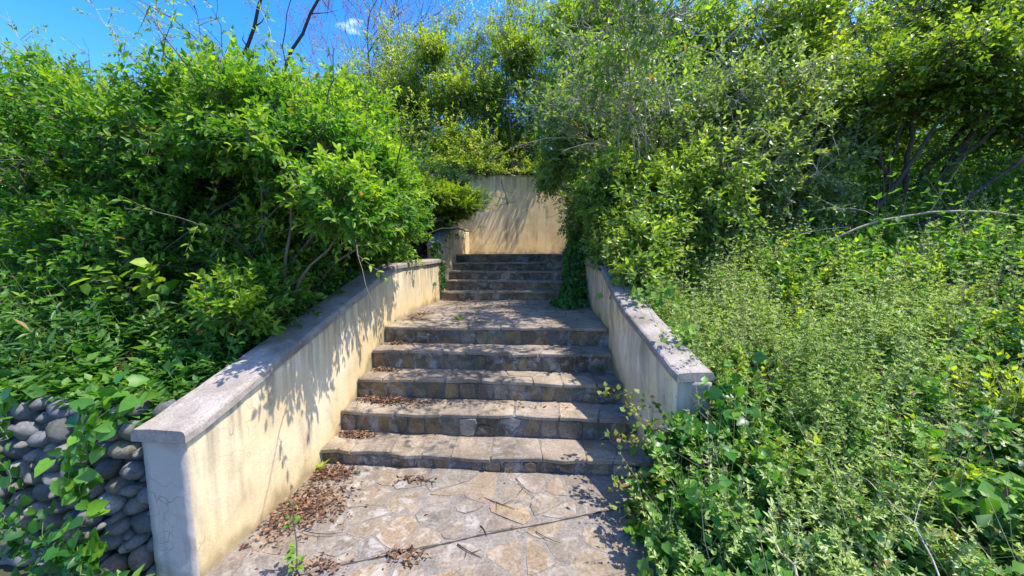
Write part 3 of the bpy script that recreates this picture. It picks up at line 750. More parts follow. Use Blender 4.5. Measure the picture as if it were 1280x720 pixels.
# cracks in the back wall: thin dark grooves standing a few mm proud of nothing, laid as fine strips of black moss
def crack(pts_, w_):
    P = np.array(pts_); rg_ = np.random.RandomState(len(pts_)); Q = []
    for a, c in zip(P[:-1], P[1:]):
        for t in np.linspace(0, 1, 8)[:-1]: Q.append(a + (c - a) * t + rg_.normal(size=2) * .008)
    Q.append(P[-1]); Q = np.array(Q)
    V, F = [], []
    for i, q in enumerate(Q):
        ww = w_ * (.5 + rg_.rand()) * (1 if 0 < i < len(Q) - 1 else .2)
        T = Q[min(i + 1, len(Q) - 1)] - Q[max(i - 1, 0)]; T = T / np.linalg.norm(T); n = np.array([-T[1], T[0]])
        for s in (-1, 1): V.append((q[0] + n[0] * ww * s, back_y(q[0] + n[0] * ww * s) - .013, q[1] + n[1] * ww * s))
    for i in range(len(Q) - 1): F.append((2 * i, 2 * i + 1, 2 * i + 3, 2 * i + 2))
    return V, F
CR = [([(-1.02, 3.42), (-.98, 3.25), (-.93, 3.12), (-.90, 2.95), (-.87, 2.80)], .008), ([(-1.33, 2.70), (-1.22, 2.78), (-.98, 2.84), (-.62, 2.90)], .004), ([(-.88, 3.13), (-.68, 3.12)], .003)]
V, F = [], []
for pp, ww in CR:
    v, f = crack(pp, ww); F += [tuple(k + len(V) for k in q) for q in f]; V += v
m, nt, out = new_mat('crack_moss'); b = NB(nt); nt.links.new(b.bsdf((.07, .055, .04), .95), out.inputs[0])
link('crack', mesh('crack', V, F), m, bw)

# cobble retaining wall ---------------------------------------------------------------
cw = empty('cobble_wall', (-2.8, 1.72, 0)); tag(cw, 'dry grey cobble retaining wall at the lower left, draped with creeper', 'wall')
def cw_y(x, z): return 1.66 + .10 * z + .02 * math.sin(x * 3)
rows = []
V = []; F = []; nx_, nzv = 30, 10
for a in range(nx_):
    for k in range(nzv):
        x = -4.2 + (4.2 + XL - .235) * a / (nx_ - 1); z = -.1 + .90 * k / (nzv - 1); V.append((x, cw_y(x, z) + .045 + .01 * mnoise.noise(Vector((x * 6, z * 6, 1))), z))
for a in range(nx_ - 1):
    for k in range(nzv - 1): q = a * nzv + k; F.append((q, q + nzv, q + nzv + 1, q + 1))
nb = len(V)
for a in range(nx_):
    x = -4.2 + (4.2 + XL - .235) * a / (nx_ - 1); V.append((x, 2.05, .78))
for a in range(nx_ - 1): F.append((a * nzv + nzv - 1, (a + 1) * nzv + nzv - 1, nb + a + 1, nb + a))
link('mortar_core', mesh('mortar_core', V, F, True), MAT['cobble_mortar'], cw)
ico = []
for k in range(5):
    bm = bmesh.new(); bmesh.ops.create_icosphere(bm, subdivisions=2, radius=1)
    for v in bm.verts:
        s = 1 + .24 * mnoise.noise(v.co * 1.1 + Vector((k * 7, 0, 0))) + .09 * mnoise.noise(v.co * 2.6 + Vector((k * 3, 4, 0))); v.co *= s
    me = bpy.data.meshes.new('cobble'); bm.to_mesh(me); bm.free(); me.materials.append(MAT['cobble'])
    me.polygons.foreach_set('use_smooth', [True] * len(me.polygons)); ico.append(me)
rg = np.random.RandomState(21)
cpts = []
for _ in range(9000):         # cobbles of very different sizes packed by throwing darts, big ones first
    rr = .064 - .042 * (_ / 9000) ** .5
    x = XL - .27 - rg.rand() * 2.1; z = .0 + rg.rand() * .86
    if all((x - q[0]) ** 2 / 1.35 + (z - q[1]) ** 2 * 1.25 > (rr * .93 + q[2] * .93) ** 2 for q in cpts): cpts.append((x, z, rr))
for (x, z, rr) in cpts:
    o = link('cobble', ico[rg.randint(5)], None, cw, (x, cw_y(x, z) + .025 + rg.normal() * .010 + (.05 if z > .78 else 0), z))
    o.scale = (rr * (1.12 + .2 * rg.rand()), .055 + .02 * rg.rand(), rr * (.85 + .15 * rg.rand())); o.rotation_euler = (rg.normal() * .15, rg.normal() * .35, rg.normal() * .2)

# ------------------------------------------------------------------ VEGETATION: left hedge
T_ = []
hg = 'tall leafy hedge shrubs behind the left wall'
shrub('near bright green broad hedge shrub above the cobble wall at far left', 'shrub', [(-3.5, 3.1, .95), (-4.0, 3.3, 1.0)],
      [((-4.0, 3.35, 2.45), (.95, .75, .85)), ((-3.25, 3.2, 2.55), (.7, .65, .7)), ((-4.7, 3.4, 2.5), (.8, .7, .95)), ((-3.6, 2.75, 1.75), (.8, .35, .40)), ((-4.4, 3.0, 1.6), (.8, .4, .5))], 3300, 'privet', hg, seed=31, L_=.064, W_=.028, tpl=LEAF_HI, slen=.25, nodes=7, gap=.22, tint0=.28, tintz=.55, stems=9)
shrub('bright green hedge shrub with pale trunk fork showing in its middle', 'shrub', [(-2.95, 3.7, 1.2), (-3.2, 3.9, 1.2)],
      [((-2.95, 3.75, 2.75), (.8, .75, .85)), ((-2.55, 3.6, 2.3), (.55, .55, .5)), ((-3.5, 4.1, 3.0), (.7, .6, .8)), ((-2.75, 3.15, 1.6), (.55, .35, .32))], 3000, 'privet', hg, seed=32, L_=.062, W_=.028, tpl=LEAF_HI, slen=.25, nodes=7, gap=.24, tint0=.34, tintz=.6, stems=9, bark='bark')
shrub('bright yellow-green shrub leaning over the left wall coping by the landing', 'shrub', [(-2.3, 4.2, 1.3), (-2.4, 3.7, 1.2), (-2.5, 4.7, 1.4)],
      [((-1.92, 3.75, 2.5), (.45, .70, .60)), ((-2.25, 4.35, 2.85), (.58, .75, .80)), ((-2.0, 4.5, 1.95), (.28, .7, .42)), ((-2.75, 4.9, 3.1), (.7, .6, .8))], 4200, 'privet', hg, seed=33, L_=.058, W_=.027, tpl=LEAF_HI, slen=.25, nodes=7, gap=.2, tint0=.52, tintz=.55, stems=10)
shrub('leafy shrub with outer shoots reaching over the middle of the left coping', 'shrub', [(-2.35, 2.9, 1.0), (-2.5, 3.2, 1.1)],
      [((-1.85, 2.85, 2.45), (.50, .40, .35)), ((-2.4, 3.0, 2.7), (.55, .45, .45)), ((-2.35, 3.3, 1.75), (.35, .55, .4)), ((-2.15, 2.6, 1.35), (.25, .45, .22)), ((-1.36, 2.6, 2.02), (.24, .45, .28)), ((-1.40, 3.25, 2.3), (.24, .5, .30)), ((-1.5, 3.9, 2.2), (.22, .5, .35))], 3000, 'privet', hg, seed=37, L_=.060, W_=.028, tpl=LEAF_HI, slen=.25, nodes=7, gap=.28, tint0=.42, tintz=.5, stems=8)
shrub('tall green shrub rising behind the middle of the left hedge', 'shrub', [(-3.9, 5.0, 1.5)],
      [((-3.9, 5.0, 3.2), (1.1, .8, 1.0)), ((-4.0, 4.9, 2.2), (1.1, .7, .7))], 2200, 'privet', hg, seed=34, tpl=LEAF_LO, L_=.065, W_=.03, slen=.26, nodes=7, gap=.15, tint0=.4)
shrub('green shrub rising behind the hedge at the left edge of the view', 'shrub', [(-5.9, 4.6, 1.6)],
      [((-5.9, 4.5, 3.0), (1.4, .8, 1.1)), ((-5.5, 4.4, 2.0), (1.4, .7, .7))], 2400, 'privet', hg, seed=35, tpl=LEAF_LO, L_=.065, W_=.03, slen=.26, nodes=7, gap=.15, tint0=.38)
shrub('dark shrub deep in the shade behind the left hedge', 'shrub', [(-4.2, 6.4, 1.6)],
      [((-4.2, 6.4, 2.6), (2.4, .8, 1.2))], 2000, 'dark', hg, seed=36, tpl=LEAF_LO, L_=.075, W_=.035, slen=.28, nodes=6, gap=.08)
# tall sparse shoots standing against the sky
def shoot(label, base, tip, seed, leaf='grey', n=16, grp=None, L_=.06, bark='bark_grey', bend=.2, rad=.010, nodes=5):
    rg_ = np.random.RandomState(seed); root = empty('tall_shoot', base); tag(root, label, 'shoot', grp)
    a, c = np.array(base, float), np.array(tip, float); mid = (a + c) / 2 + np.array([rg_.normal() * bend, rg_.normal() * bend, .1])
    P = wob(bezier(a, mid, c, 14), .02, rg_); paths = [(P, np.linspace(rad, .002, 14))]; st, dr = [], []
    for k in range(n):
        t = .35 + .65 * rg_.rand(); i = t * 13; p = P[int(i)] + (P[min(13, int(i) + 1)] - P[int(i)]) * (i % 1)
        d = unit(rg_.normal(size=3) * np.array([1, 1, .4]) + np.array([0, 0, .7])); ln = .18 + .25 * rg_.rand()
        paths.append((np.array([p, p + d * ln * .6 + np.array([0, 0, .02]), p + d * ln]), [.004, .003, .0015])); st.append(p + d * ln * .4); dr.append(d)
    tube_obj('stem', paths, MAT[bark], root, base, 4)
    lv = sprig_leaves(rg_, np.array(st), np.array(dr), .22, nodes, 2, L_, L_ * .42, 50, .2, .6 + .2 * rg_.rand(len(st)))
    leaf_obj('foliage', lv, LEAF_MD, G[leaf], root, base)
gs = 'thin shoots sticking up above the left hedge'
shoot('arching sparse shoot with pale tufts at the far left above the hedge', (-6.4, 4.9, 2.8), (-7.0, 4.6, 4.9), 41, grp=gs, n=20)
shoot('sparse leaning shoot rising to the left from the hedge top', (-5.1, 4.9, 3.3), (-6.5, 5.2, 5.3), 42, grp=gs, n=22)
shoot('feathery pale green shoot between two bare stems above the hedge', (-4.9, 4.9, 3.3), (-5.1, 4.8, 5.0), 43, 'yellow', grp=gs, n=24)
shoot('dark thin upright shoot, left one of a close pair', (-4.2, 4.7, 3.2), (-4.75, 4.9, 5.4), 44, grp=gs, n=12, bark='bark_dark')
shoot('dark thin upright shoot, right one of a close pair', (-3.95, 4.6, 3.2), (-4.35, 4.9, 5.4), 45, 'yellow', grp=gs, n=14, bark='bark_dark')
shoot('short leafy shoot with a twig fork left of the leaning dark branches', (-3.45, 4.6, 3.4), (-3.75, 4.9, 5.1), 46, 'privet', grp=gs, n=10)
# dark leaning branches
def leaning(label, pts_, r0, r1, seed, mat='bark_dark', nm='leaning_branch', cat_='branch', subs=6, grp=None):
    rg_ = np.random.RandomState(seed); root = empty(nm, pts_[0]); tag(root, label, cat_, grp)
    P = wob(bezier(*pts_, 12), .004 + r0 * .25, rg_); paths = [(P, np.linspace(r0, r1, 12))]
    for k in range(subs):
        i = rg_.randint(2, 11); d = unit(P[i] - P[i - 1] + rg_.normal(size=3) * .7); ln = .15 + .4 * rg_.rand()
        paths.append((wob(np.array([P[i], P[i] + d * ln * .5, P[i] + d * ln]), .015, rg_), [r1 * .7, r1 * .4, .0015]))
    tube_obj('trunk' if nm == 'leaning_tree' else 'branch', paths, MAT[mat], root, pts_[0], 7)
    return root
leaning('thick dark bare branch leaning up right above the hedge, left of the two', [(-5.0, 5.2, 3.0), (-4.3, 5.1, 4.1), (-3.55, 5.0, 5.5)], .035, .016, 51)
leaning('longer dark bare branch leaning up right above the hedge, right of the two', [(-4.4, 5.4, 3.1), (-3.6, 5.2, 4.4), (-2.7, 5.1, 5.6)], .030, .014, 52, subs=9)

# undergrowth stuff --------------------------------------------------------------------
def cover(name, label, region, n, hfun, zfun, leaf, seed, L_, W_, nodes, per, tpl=LEAF_LO, ang=70, droop=.1, lean=.25, stem=True, tint=.5, dens=None, upb=.9, bark='green_stem', cat_='undergrowth'):
    rg_ = np.random.RandomState(seed); x0, x1, y0, y1 = region; P = []
    tot = 0
    while tot < n:
        p = np.stack([x0 + (x1 - x0) * rg_.rand(n * 2), y0 + (y1 - y0) * rg_.rand(n * 2)], 1)
        if dens is not None: p = p[rg_.rand(len(p)) < dens(p[:, 0], p[:, 1])]
        P.append(p); tot += len(p)
    p = np.concatenate(P)[:n]; z = zfun(p[:, 0], p[:, 1]); P3 = np.stack([p[:, 0], p[:, 1], z], 1)
    h = hfun(p[:, 0], p[:, 1]) * (.55 + .7 * rg_.rand(n)); D = rg_.normal(size=(n, 3)) * lean; D[:, 2] = 1
    D = unit(D); tt = tint + .25 * nz(P3, .5, seed) + rg_.normal(size=n) * .12
    lv = sprig_leaves(rg_, P3, D, h, nodes, per, L_, W_, ang, droop, tt, upb=upb, lvar=.35)
    o = leaf_obj(name, lv, tpl, G[leaf]); tag(o, label, cat_, None, 'stuff')
    if stem:
        V, F = twigs_VF(P3, P3 + D * h[:, None], .0022, .001, .05, rg_)
        s = link('stalks', tri_mesh('stalks', V, F), MAT[bark], o)
        s['kind'] = 'stuff'
    return o
cover('undergrowth', 'dark green leafy undergrowth below the left hedge behind the cobble wall', (-6.5, -2.05, 1.78, 5.0), 5200,
      lambda x, y: (.42 + .12 * np.sin(x * 3)) * np.clip((y - 1.6) / .9, .3, 1), soil_left, 'weed', 61, .065, .038, 6, 3, tint=.12, droop=.25)
cover('undergrowth', 'ferny low fronds in the shade at the left edge of the view', (-6.0, -2.9, 1.85, 3.2), 900,
      lambda x, y: .5 * np.clip((y - 1.6) / .9, .3, 1), soil_left, 'dark', 62, .085, .020, 12, 2, tint=.5, droop=.3, lean=.8, ang=80)
cover('fallen_leaves', 'dry brown fallen leaves on soil under the left hedge', (-6.0, -2.05, 1.9, 4.8), 2600, lambda x, y: .02 + 0 * x, soil_left, 'drygrass', 63, .05, .03, 1, 2, ang=90, stem=False, cat_='leaf litter')

# creeper on the cobble wall: individual leaves are parts -----------------------------------
def leaf_template(tpl, name, mat, tint):
    V, F = leaves_VF(tpl, np.zeros((1, 3)), np.array([[1., 0, 0]]), np.array([[0, 0, 1.]]), np.ones(1), np.ones(1))
    me = tri_mesh(name, V, F, np.full(len(V), tint)); me.materials.append(mat); return me
def place_leaves(parent, tmps, lv, name='leaf'):
    for i in range(len(lv[0])):
        d = Vector(lv[1][i]).normalized(); n_ = Vector(lv[2][i]); s = n_.cross(d).normalized(); u = d.cross(s)
        mt = Matrix((d, s, u)).transposed().to_4x4(); o = bpy.data.objects.new(name, tmps[min(len(tmps) - 1, int(lv[5][i] * len(tmps)))]); C.objects.link(o)
        o.parent = parent; sc = Matrix.Diagonal((lv[3][i], lv[4][i], lv[3][i], 1)); mt = mt @ sc
        mt.translation = Vector(lv[0][i]) - parent.location; o.matrix_local = mt
def creeper(label, lines, seed, nper, L_, mat='ivy', tpl=LEAF_IVY, nrm=(0, -1, .5), name='creeper', cat_='creeper', tint=.6, bark='green_stem', spread=.05, r=.003, dirn=(0, -.3, -.6), grp=None):
    rg_ = np.random.RandomState(seed); root = empty(name, lines[0][0]); tag(root, label, cat_, grp)
    paths, lv = [], []
    for ln in lines:
        P = wob(bezier(*ln, 14), .015, rg_); paths.append((P, np.linspace(r, r * .4, 14)))
        t = rg_.rand(nper) * 12.99; i = t.astype(int); p = P[i] + (P[i + 1] - P[i]) * (t % 1)[:, None] + rg_.normal(size=(nper, 3)) * spread * np.array([1, .35, 1])
        d = rg_.normal(size=(nper, 3)) * .6 + np.array(dirn); n_ = rg_.normal(size=(nper, 3)) * .35 + np.array(nrm)
        s = L_ * (.55 + .7 * rg_.rand(nper)); lv.append([p, unit(d), n_, s, s * .9, (tint + rg_.normal(size=nper) * .22).clip(0, .999)])
    tube_obj('vine', paths, MAT[bark], root, lines[0][0], 4)
    tm = [leaf_template(tpl, 'leaf', G[mat], .12 + .25 * k) for k in range(4)]
    place_leaves(root, tm, cat(lv)); return root
creeper('bright green heart leaved creeper hanging over the cobbles beside the wall end', [[(-2.15, 1.66, 1.02), (-2.33, 1.52, .8), (-2.35, 1.54, .45)], [(-2.05, 1.68, 1.0), (-2.2, 1.55, .9), (-2.3, 1.55, .7)], [(-2.3, 1.6, .7), (-2.25, 1.5, .35), (-2.2, 1.5, .12)]], 71, 40, .07, tint=.75)
creeper('darker creeper hanging over the cobbles at the far left edge', [[(-2.95, 1.7, .95), (-2.75, 1.55, .75), (-2.72, 1.56, .5)], [(-3.1, 1.7, .9), (-2.9, 1.5, .6), (-2.75, 1.55, .35)]], 72, 38, .062, tint=.4)
creeper('low dark creeper tangle at the foot of the cobble wall', [[(-2.2, 1.5, .05), (-2.35, 1.45, .3), (-2.5, 1.5, .38)], [(-2.1, 1.52, .02), (-2.2, 1.4, .25), (-2.3, 1.5, .3)], [(-2.5, 1.5, .1), (-2.55, 1.45, .35), (-2.65, 1.5, .42)]], 73, 52, .055, tint=.3)

# big pale leaf spray, near left --------------------------------------------------------
creeper('drooping spray of large pale leaves in front of the hedge at left', [[(-3.0, 2.6, 1.25), (-3.1, 2.45, 1.6), (-3.15, 2.3, 1.5)], [(-3.0, 2.6, 1.3), (-2.85, 2.5, 1.6), (-2.8, 2.35, 1.52)]], 74, 24, .10, 'privet', LEAF_HI, (0, -.5, .9), 'leafy_spray', 'branch', .8, 'bark', .06, .005, (-.4, -.5, -.2))

# ------------------------------------------------------------------ centre
# juniper
shrub('flat layered yellow-green juniper overhanging the short left upper wall', 'juniper', [(-2.35, 7.3, 1.7)],
      [((-1.60, 6.9, 2.72), (.60, .5, .16)), ((-2.25, 6.9, 2.85), (.55, .5, .16)), ((-2.0, 7.1, 2.45), (.6, .5, .18)), ((-2.3, 7.0, 2.2), (.4, .4, .22)), ((-1.45, 6.6, 2.5), (.42, .35, .12)), ((-1.9, 6.5, 2.65), (.5, .35, .12))], 2000, 'juniper', name='juniper', seed=81, L_=.042, W_=.013, slen=.26, nodes=11, per=3, wild=.25, arcs=0,
      tpl=LEAF_LO, gap=.05, upd=.15, ang=38, stems=4, nbr=50, tint0=.25, tintz=1.0, droop=.12, bark='bark_dark')
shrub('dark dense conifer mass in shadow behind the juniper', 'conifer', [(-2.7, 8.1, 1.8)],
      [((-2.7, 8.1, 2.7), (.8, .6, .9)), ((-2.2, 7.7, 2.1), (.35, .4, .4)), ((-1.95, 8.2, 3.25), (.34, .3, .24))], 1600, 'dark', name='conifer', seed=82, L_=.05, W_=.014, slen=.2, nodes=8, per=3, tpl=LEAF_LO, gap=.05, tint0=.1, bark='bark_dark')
gb = 'bushes growing above and behind the cream back wall'
shrub('bushy green tree above the left end of the cream back wall', 'bush', [(-3.2, 10.2, 2.4)],
      [((-3.3, 10.2, 4.5), (1.4, .9, 1.3)), ((-2.0, 9.8, 4.2), (1.0, .7, .8)), ((-3.6, 10.4, 6.0), (.7, .7, .8)), ((-2.4, 10.3, 5.9), (.7, .6, .6)), ((-4.4, 10.5, 5.3), (.6, .6, .7)), ((-3.0, 10.3, 7.0), (.5, .5, .5)), ((-2.3, 8.95, 3.7), (.9, .25, .3)), ((-1.35, 9.0, 3.62), (.45, .12, .16))], 4400, 'yellow', gb, name='bush', seed=83, L_=.085, W_=.04, slen=.35, nodes=6, tpl=LEAF_LO, gap=.24, gscale=.5, rad=.04, nbr=180, tint0=.55, tintz=.5, maxlink=1.6, wild=.6, arcs=50, shell=2.2)
shrub('bright green bush directly above the middle of the cream back wall', 'bush', [(-.7, 10.0, 2.4)],
      [((-.9, 10.7, 4.7), (1.1, .8, 1.0)), ((-.2, 10.5, 4.2), (1.1, .6, .8)), ((-1.5, 10.3, 5.8), (.6, .6, .8)), ((.2, 10.5, 5.8), (.8, .7, .8)), ((-.6, 10.3, 6.8), (.8, .6, .7)), ((.8, 10.6, 7.0), (.7, .6, .8)), ((-.9, 9.85, 3.85), (1.2, .2, .25)), ((-.35, 9.3, 3.64), (.5, .08, .07))], 4600, 'yellow', gb, name='bush', seed=84, L_=.08, W_=.038, slen=.35, nodes=6, tpl=LEAF_LO, gap=.24, gscale=.5, rad=.04, nbr=180, tint0=.5, tintz=.4, maxlink=1.6, wild=.6, arcs=60, shell=2.2)
shrub('pale feathery bush rising behind the left end of the back wall', 'bush', [(-4.9, 11.0, 2.6)],
      [((-5.0, 11.0, 5.2), (1.1, .9, 1.5)), ((-4.2, 11.2, 6.2), (.8, .8, 1.4)), ((-5.5, 11.2, 6.3), (.6, .6, .8))], 2200, 'grey', gb, name='bush', seed=85, L_=.075, W_=.03, slen=.35, nodes=6, tpl=LEAF_LO, gap=.34, gscale=.5, rad=.035, nbr=160, tint0=.7, bark='bark_grey', maxlink=1.6, wild=.6, arcs=60)
shrub('tall thin twiggy bush above the middle of the back wall against the sky', 'bush', [(-1.9, 11.6, 2.6), (-.6, 11.8, 2.6)],
      [((-2.6, 11.6, 7.4), (1.2, .8, 1.6)), ((-.8, 11.6, 7.8), (1.2, .8, 1.4)), ((.9, 11.6, 8.0), (1.2, .8, 1.5)), ((-1.8, 11.6, 5.8), (1.6, .8, 1.2)), ((-4.6, 11.6, 7.2), (1.1, .7, 1.4))], 3800, 'yellow', gb, name='bush', seed=86, L_=.085, W_=.038, slen=.4, nodes=5, tpl=LEAF_LO, gap=.38, gscale=.5, rad=.035, nbr=320, tint0=.6, bark='bark_grey', maxlink=2, wild=.6, arcs=90)

# bare tree with purple twigs
def bare_tree(label, base, h, seed, spread=.8, depth=7, r0=.10, twigmat='purple_twig'):
    rg_ = np.random.RandomState(seed); root = empty('bare_tree', base); tag(root, label, 'tree')
    trunk, twigs, tips = [], [], []
    def grow(p, d, ln, r, k):
        d = unit(d); q = p + d * ln; mid = (p + q) / 2 + rg_.normal(size=3) * ln * .06
        (trunk if k < 4 else twigs).append((np.array([p, mid, q]), [r, r * .85, r * .7]))
        if k >= depth: tips.append((q, d)); return
        for c in range(2 if k < 2 or rg_.rand() < .55 else 3):
            grow(q, d + rg_.normal(size=3) * spread * np.array([.62, .62, .42]) + np.array([0, 0, .22]), ln * (.68 + .2 * rg_.rand()), r * .64, k + 1)
    grow(np.array(base, float), np.array([.05, 0, 1.]), h * .26, r0, 0)
    tube_obj('trunk', trunk, MAT['bark_dark'], root, base, 6); tube_obj('twigs', twigs, MAT[twigmat], root, base, 3)
    P = np.array([t[0] for t in tips]); D = np.array([t[1] for t in tips])
    lv = sprig_leaves(rg_, P - D * .2, D, .4, 4, 2, .045, .03, 50, 0, .4 + .3 * rg_.rand(len(P)))
    leaf_obj('buds', lv, LEAF_LO, G['redbud'], root, base)
bare_tree('bare tree with purple-brown budding twigs behind the hedge against the sky', (-7.0, 14.0, 3.2), 9.5, 91, depth=8)
bare_tree('second bare budding tree standing further right behind the back wall bushes', (-4.6, 15.0, 3.2), 9.0, 92, depth=8, spread=.7)

# ------------------------------------------------------------------ right side shrubs
gr = 'shrubs crowding the right side of the stairs'
shrub('dense dark green shrub spilling over the right wall at the landing', 'shrub', [(1.35, 4.9, 1.45), (1.5, 5.4, 1.6)],
      [((1.35, 4.75, 2.05), (.62, .65, .62)), ((1.15, 5.5, 2.35), (.65, .7, .75)), ((1.85, 4.8, 2.25), (.6, .6, .75)), ((1.1, 4.2, 1.75), (.40, .5, .35)), ((.85, 4.7, 1.75), (.22, .8, .26)), ((.95, 3.75, 1.45), (.2, .3, .16)), ((.9, 5.3, 2.5), (.4, .6, .5))], 3600, 'mid', gr, seed=101, L_=.078, W_=.038, tpl=LEAF_MD, slen=.25, nodes=5, gap=.24, tint0=.62, tintz=.4, stems=8)
shrub('drooping shrub hanging over the upper steps in front of the back wall', 'shrub', [(1.3, 7.2, 1.9)],
      [((.95, 7.0, 2.9), (.6, .6, .7)), ((.68, 6.8, 2.25), (.30, .5, .45)), ((1.6, 7.2, 3.0), (.8, .7, .9)), ((.35, 7.3, 3.35), (.45, .4, .35)), ((.12, 8.0, 3.25), (.26, .3, .36))], 2400, 'mid', gr, seed=102, L_=.07, W_=.03, tpl=LEAF_LO, slen=.26, nodes=7, gap=.12, tint0=.6, droop=.45, upd=-.1, maxlink=1.2)
shrub('twiggy grey stemmed shrub with sparse leaves above the right landing wall', 'shrub', [(1.7, 6.1, 1.9), (2.2, 6.3, 2.0), (1.4, 6.0, 1.8)],
      [((1.2, 6.1, 3.6), (.95, .7, .85)), ((2.0, 6.0, 3.5), (1.0, .7, 1.1)), ((2.7, 6.2, 3.3), (.8, .7, 1.1)), ((.55, 6.6, 4.1), (.7, .6, .5)), ((.95, 5.0, 3.7), (.8, .8, .5)), ((.75, 3.9, 3.9), (.7, .9, .4))], 2300, 'mid', gr, seed=103, L_=.078, W_=.036, tpl=LEAF_MD, slen=.3, nodes=4, gap=.34, bark='bark_grey', stems=30, nbr=360, rad=.013, tint0=.55, bare=.22, twig=.004, arcs=110)
shrub('leafy shrub at the back of the weeds, with pale dead stems', 'shrub', [(2.9, 5.6, 1.8), (3.3, 5.9, 1.9)],
      [((2.5, 5.1, 2.5), (.65, .6, .75)), ((3.2, 5.3, 2.6), (.7, .6, .8)), ((2.8, 5.4, 3.5), (.8, .6, .7)), ((3.6, 5.6, 3.6), (.6, .5, .6))], 2600, 'grey', gr, seed=104, L_=.075, W_=.036, tpl=LEAF_MD, slen=.24, nodes=6, gap=.3, bark='bark_grey', stems=20, nbr=240, tint0=.55, tintz=.3, arcs=45, wild=.45)
shrub('tall bright green bush reaching the top of the view right of centre', 'shrub', [(1.6, 7.7, 2.2)],
      [((1.25, 7.6, 5.0), (1.3, .6, 1.1)), ((.55, 7.5, 4.2), (.8, .55, .7)), ((2.5, 7.7, 4.7), (1.0, .65, 1.0)), ((1.2, 7.7, 6.0), (1.2, .6, .7)), ((3.1, 7.9, 5.6), (1.0, .7, .9))], 5000, 'mid', gr, seed=105, L_=.09, W_=.042, tpl=LEAF_LO, slen=.34, nodes=5, gap=.28, gscale=.6, rad=.03, nbr=200, tint0=.62, bark='bark_grey', maxlink=1.5, arcs=50, wild=.5)
shrub('yellow-green bush in front of the dark gap at upper right', 'shrub', [(4.7, 6.9, 2.4)],
      [((4.2, 6.9, 4.4), (1.0, .7, 1.1)), ((5.2, 6.6, 3.9), (.9, .7, .9)), ((4.4, 7.2, 5.4), (1.1, .8, .7))], 3000, 'yellow', gr, seed=106, L_=.08, W_=.046, tpl=LEAF_LO, slen=.3, nodes=5, gap=.3, gscale=.6, rad=.03, nbr=180, tint0=.5, maxlink=1.5, arcs=30, wild=.45)
shrub('mossy yellow-green tree crown over the leaning trunks at the right edge', 'tree', [(4.6, 5.3, 2.0)],
      [((4.6, 4.9, 3.75), (.9, .6, .55)), ((5.7, 5.0, 3.7), (1.1, .7, .7)), ((3.9, 5.2, 3.3), (.6, .5, .5)), ((6.6, 5.6, 4.0), (1.2, .8, 1.0)), ((5.6, 5.4, 4.6), (1.1, .6, .6))], 3400, 'yellow', None, name='tree', seed=107, L_=.068, W_=.040, tpl=LEAF_MD, slen=.3, nodes=5, gap=.42, gscale=.5, rad=.05, nbr=200, tint0=.35, bark='bark_dark', stems=5, trunk_name='trunk', maxlink=1.3, arcs=30, wild=.45)
shrub('tall dark tree with rusty old leaves in the top right corner', 'tree', [(7.6, 9.6, 3.0)],
      [((7.4, 9.5, 6.2), (2.0, 1.2, 1.8)), ((9.3, 9.5, 5.6), (1.8, 1.2, 2.0)), ((6.2, 9.6, 5.0), (1.2, 1.0, 1.2))], 4200, 'mid', None, name='tree', seed=108, L_=.09, W_=.045, tpl=LEAF_LO, slen=.4, nodes=6, gap=.16, gscale=.8, rad=.10, nbr=200, tint0=.5, bark='bark_dark', stems=4, trunk_name='trunk', extra=('rusty_leaves', 'rust', .22, 1.0), maxlink=2)
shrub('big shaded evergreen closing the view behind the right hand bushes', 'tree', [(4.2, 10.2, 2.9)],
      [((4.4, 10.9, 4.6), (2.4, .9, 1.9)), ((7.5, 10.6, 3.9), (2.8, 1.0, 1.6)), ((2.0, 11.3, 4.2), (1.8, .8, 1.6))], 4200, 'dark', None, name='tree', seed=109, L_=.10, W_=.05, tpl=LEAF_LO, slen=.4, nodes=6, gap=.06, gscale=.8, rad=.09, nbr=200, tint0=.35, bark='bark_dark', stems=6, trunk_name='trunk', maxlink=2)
shrub('green bush on the bank at the right edge above the weeds', 'shrub', [(7.2, 7.6, 2.6)],
      [((7.0, 7.6, 3.4), (1.6, .8, 1.1)), ((9.0, 7.4, 3.4), (1.6, .9, 1.5))], 2600, 'weed', gr, seed=110, L_=.07, W_=.035, tpl=LEAF_LO, slen=.3, nodes=6, gap=.1, tint0=.4)
# leaning trunks and canes
gl = 'dark bare trees leaning over the bank at the right edge'
leaning('dark trunk leaning steeply from the bank, left one of the leaning trunks', [(3.75, 4.9, 1.65), (4.0, 4.8, 2.3), (4.8, 4.9, 3.5)], .035, .014, 111, nm='leaning_tree', cat_='tree', grp=gl)
leaning('long dark trunk leaning low to the right edge, lowest of the leaning trunks', [(3.7, 4.8, 1.6), (4.4, 4.6, 1.95), (5.7, 4.7, 3.0)], .038, .016, 112, nm='leaning_tree', cat_='tree', grp=gl)
leaning('thinner dark trunk forking up between the two leaning trunks', [(3.9, 5.0, 1.7), (4.1, 4.9, 2.4), (4.3, 5.0, 3.2)], .025, .010, 113, nm='leaning_tree', cat_='tree', grp=gl)
gc = 'pale bare arching canes'
leaning('pale bare cane arching flat across the weeds to the right edge', [(3.0, 4.3, 1.75), (3.8, 4.1, 2.35), (5.6, 4.2, 1.85)], .013, .008, 114, 'cane', 'arching_cane', 'cane', 1, gc)
leaning('pale cane curving up out of the weeds in front of the leafy shrub', [(2.35, 4.4, 1.35), (2.6, 4.4, 1.95), (3.5, 4.6, 1.95)], .009, .005, 115, 'cane', 'arching_cane', 'cane', 2, gc)
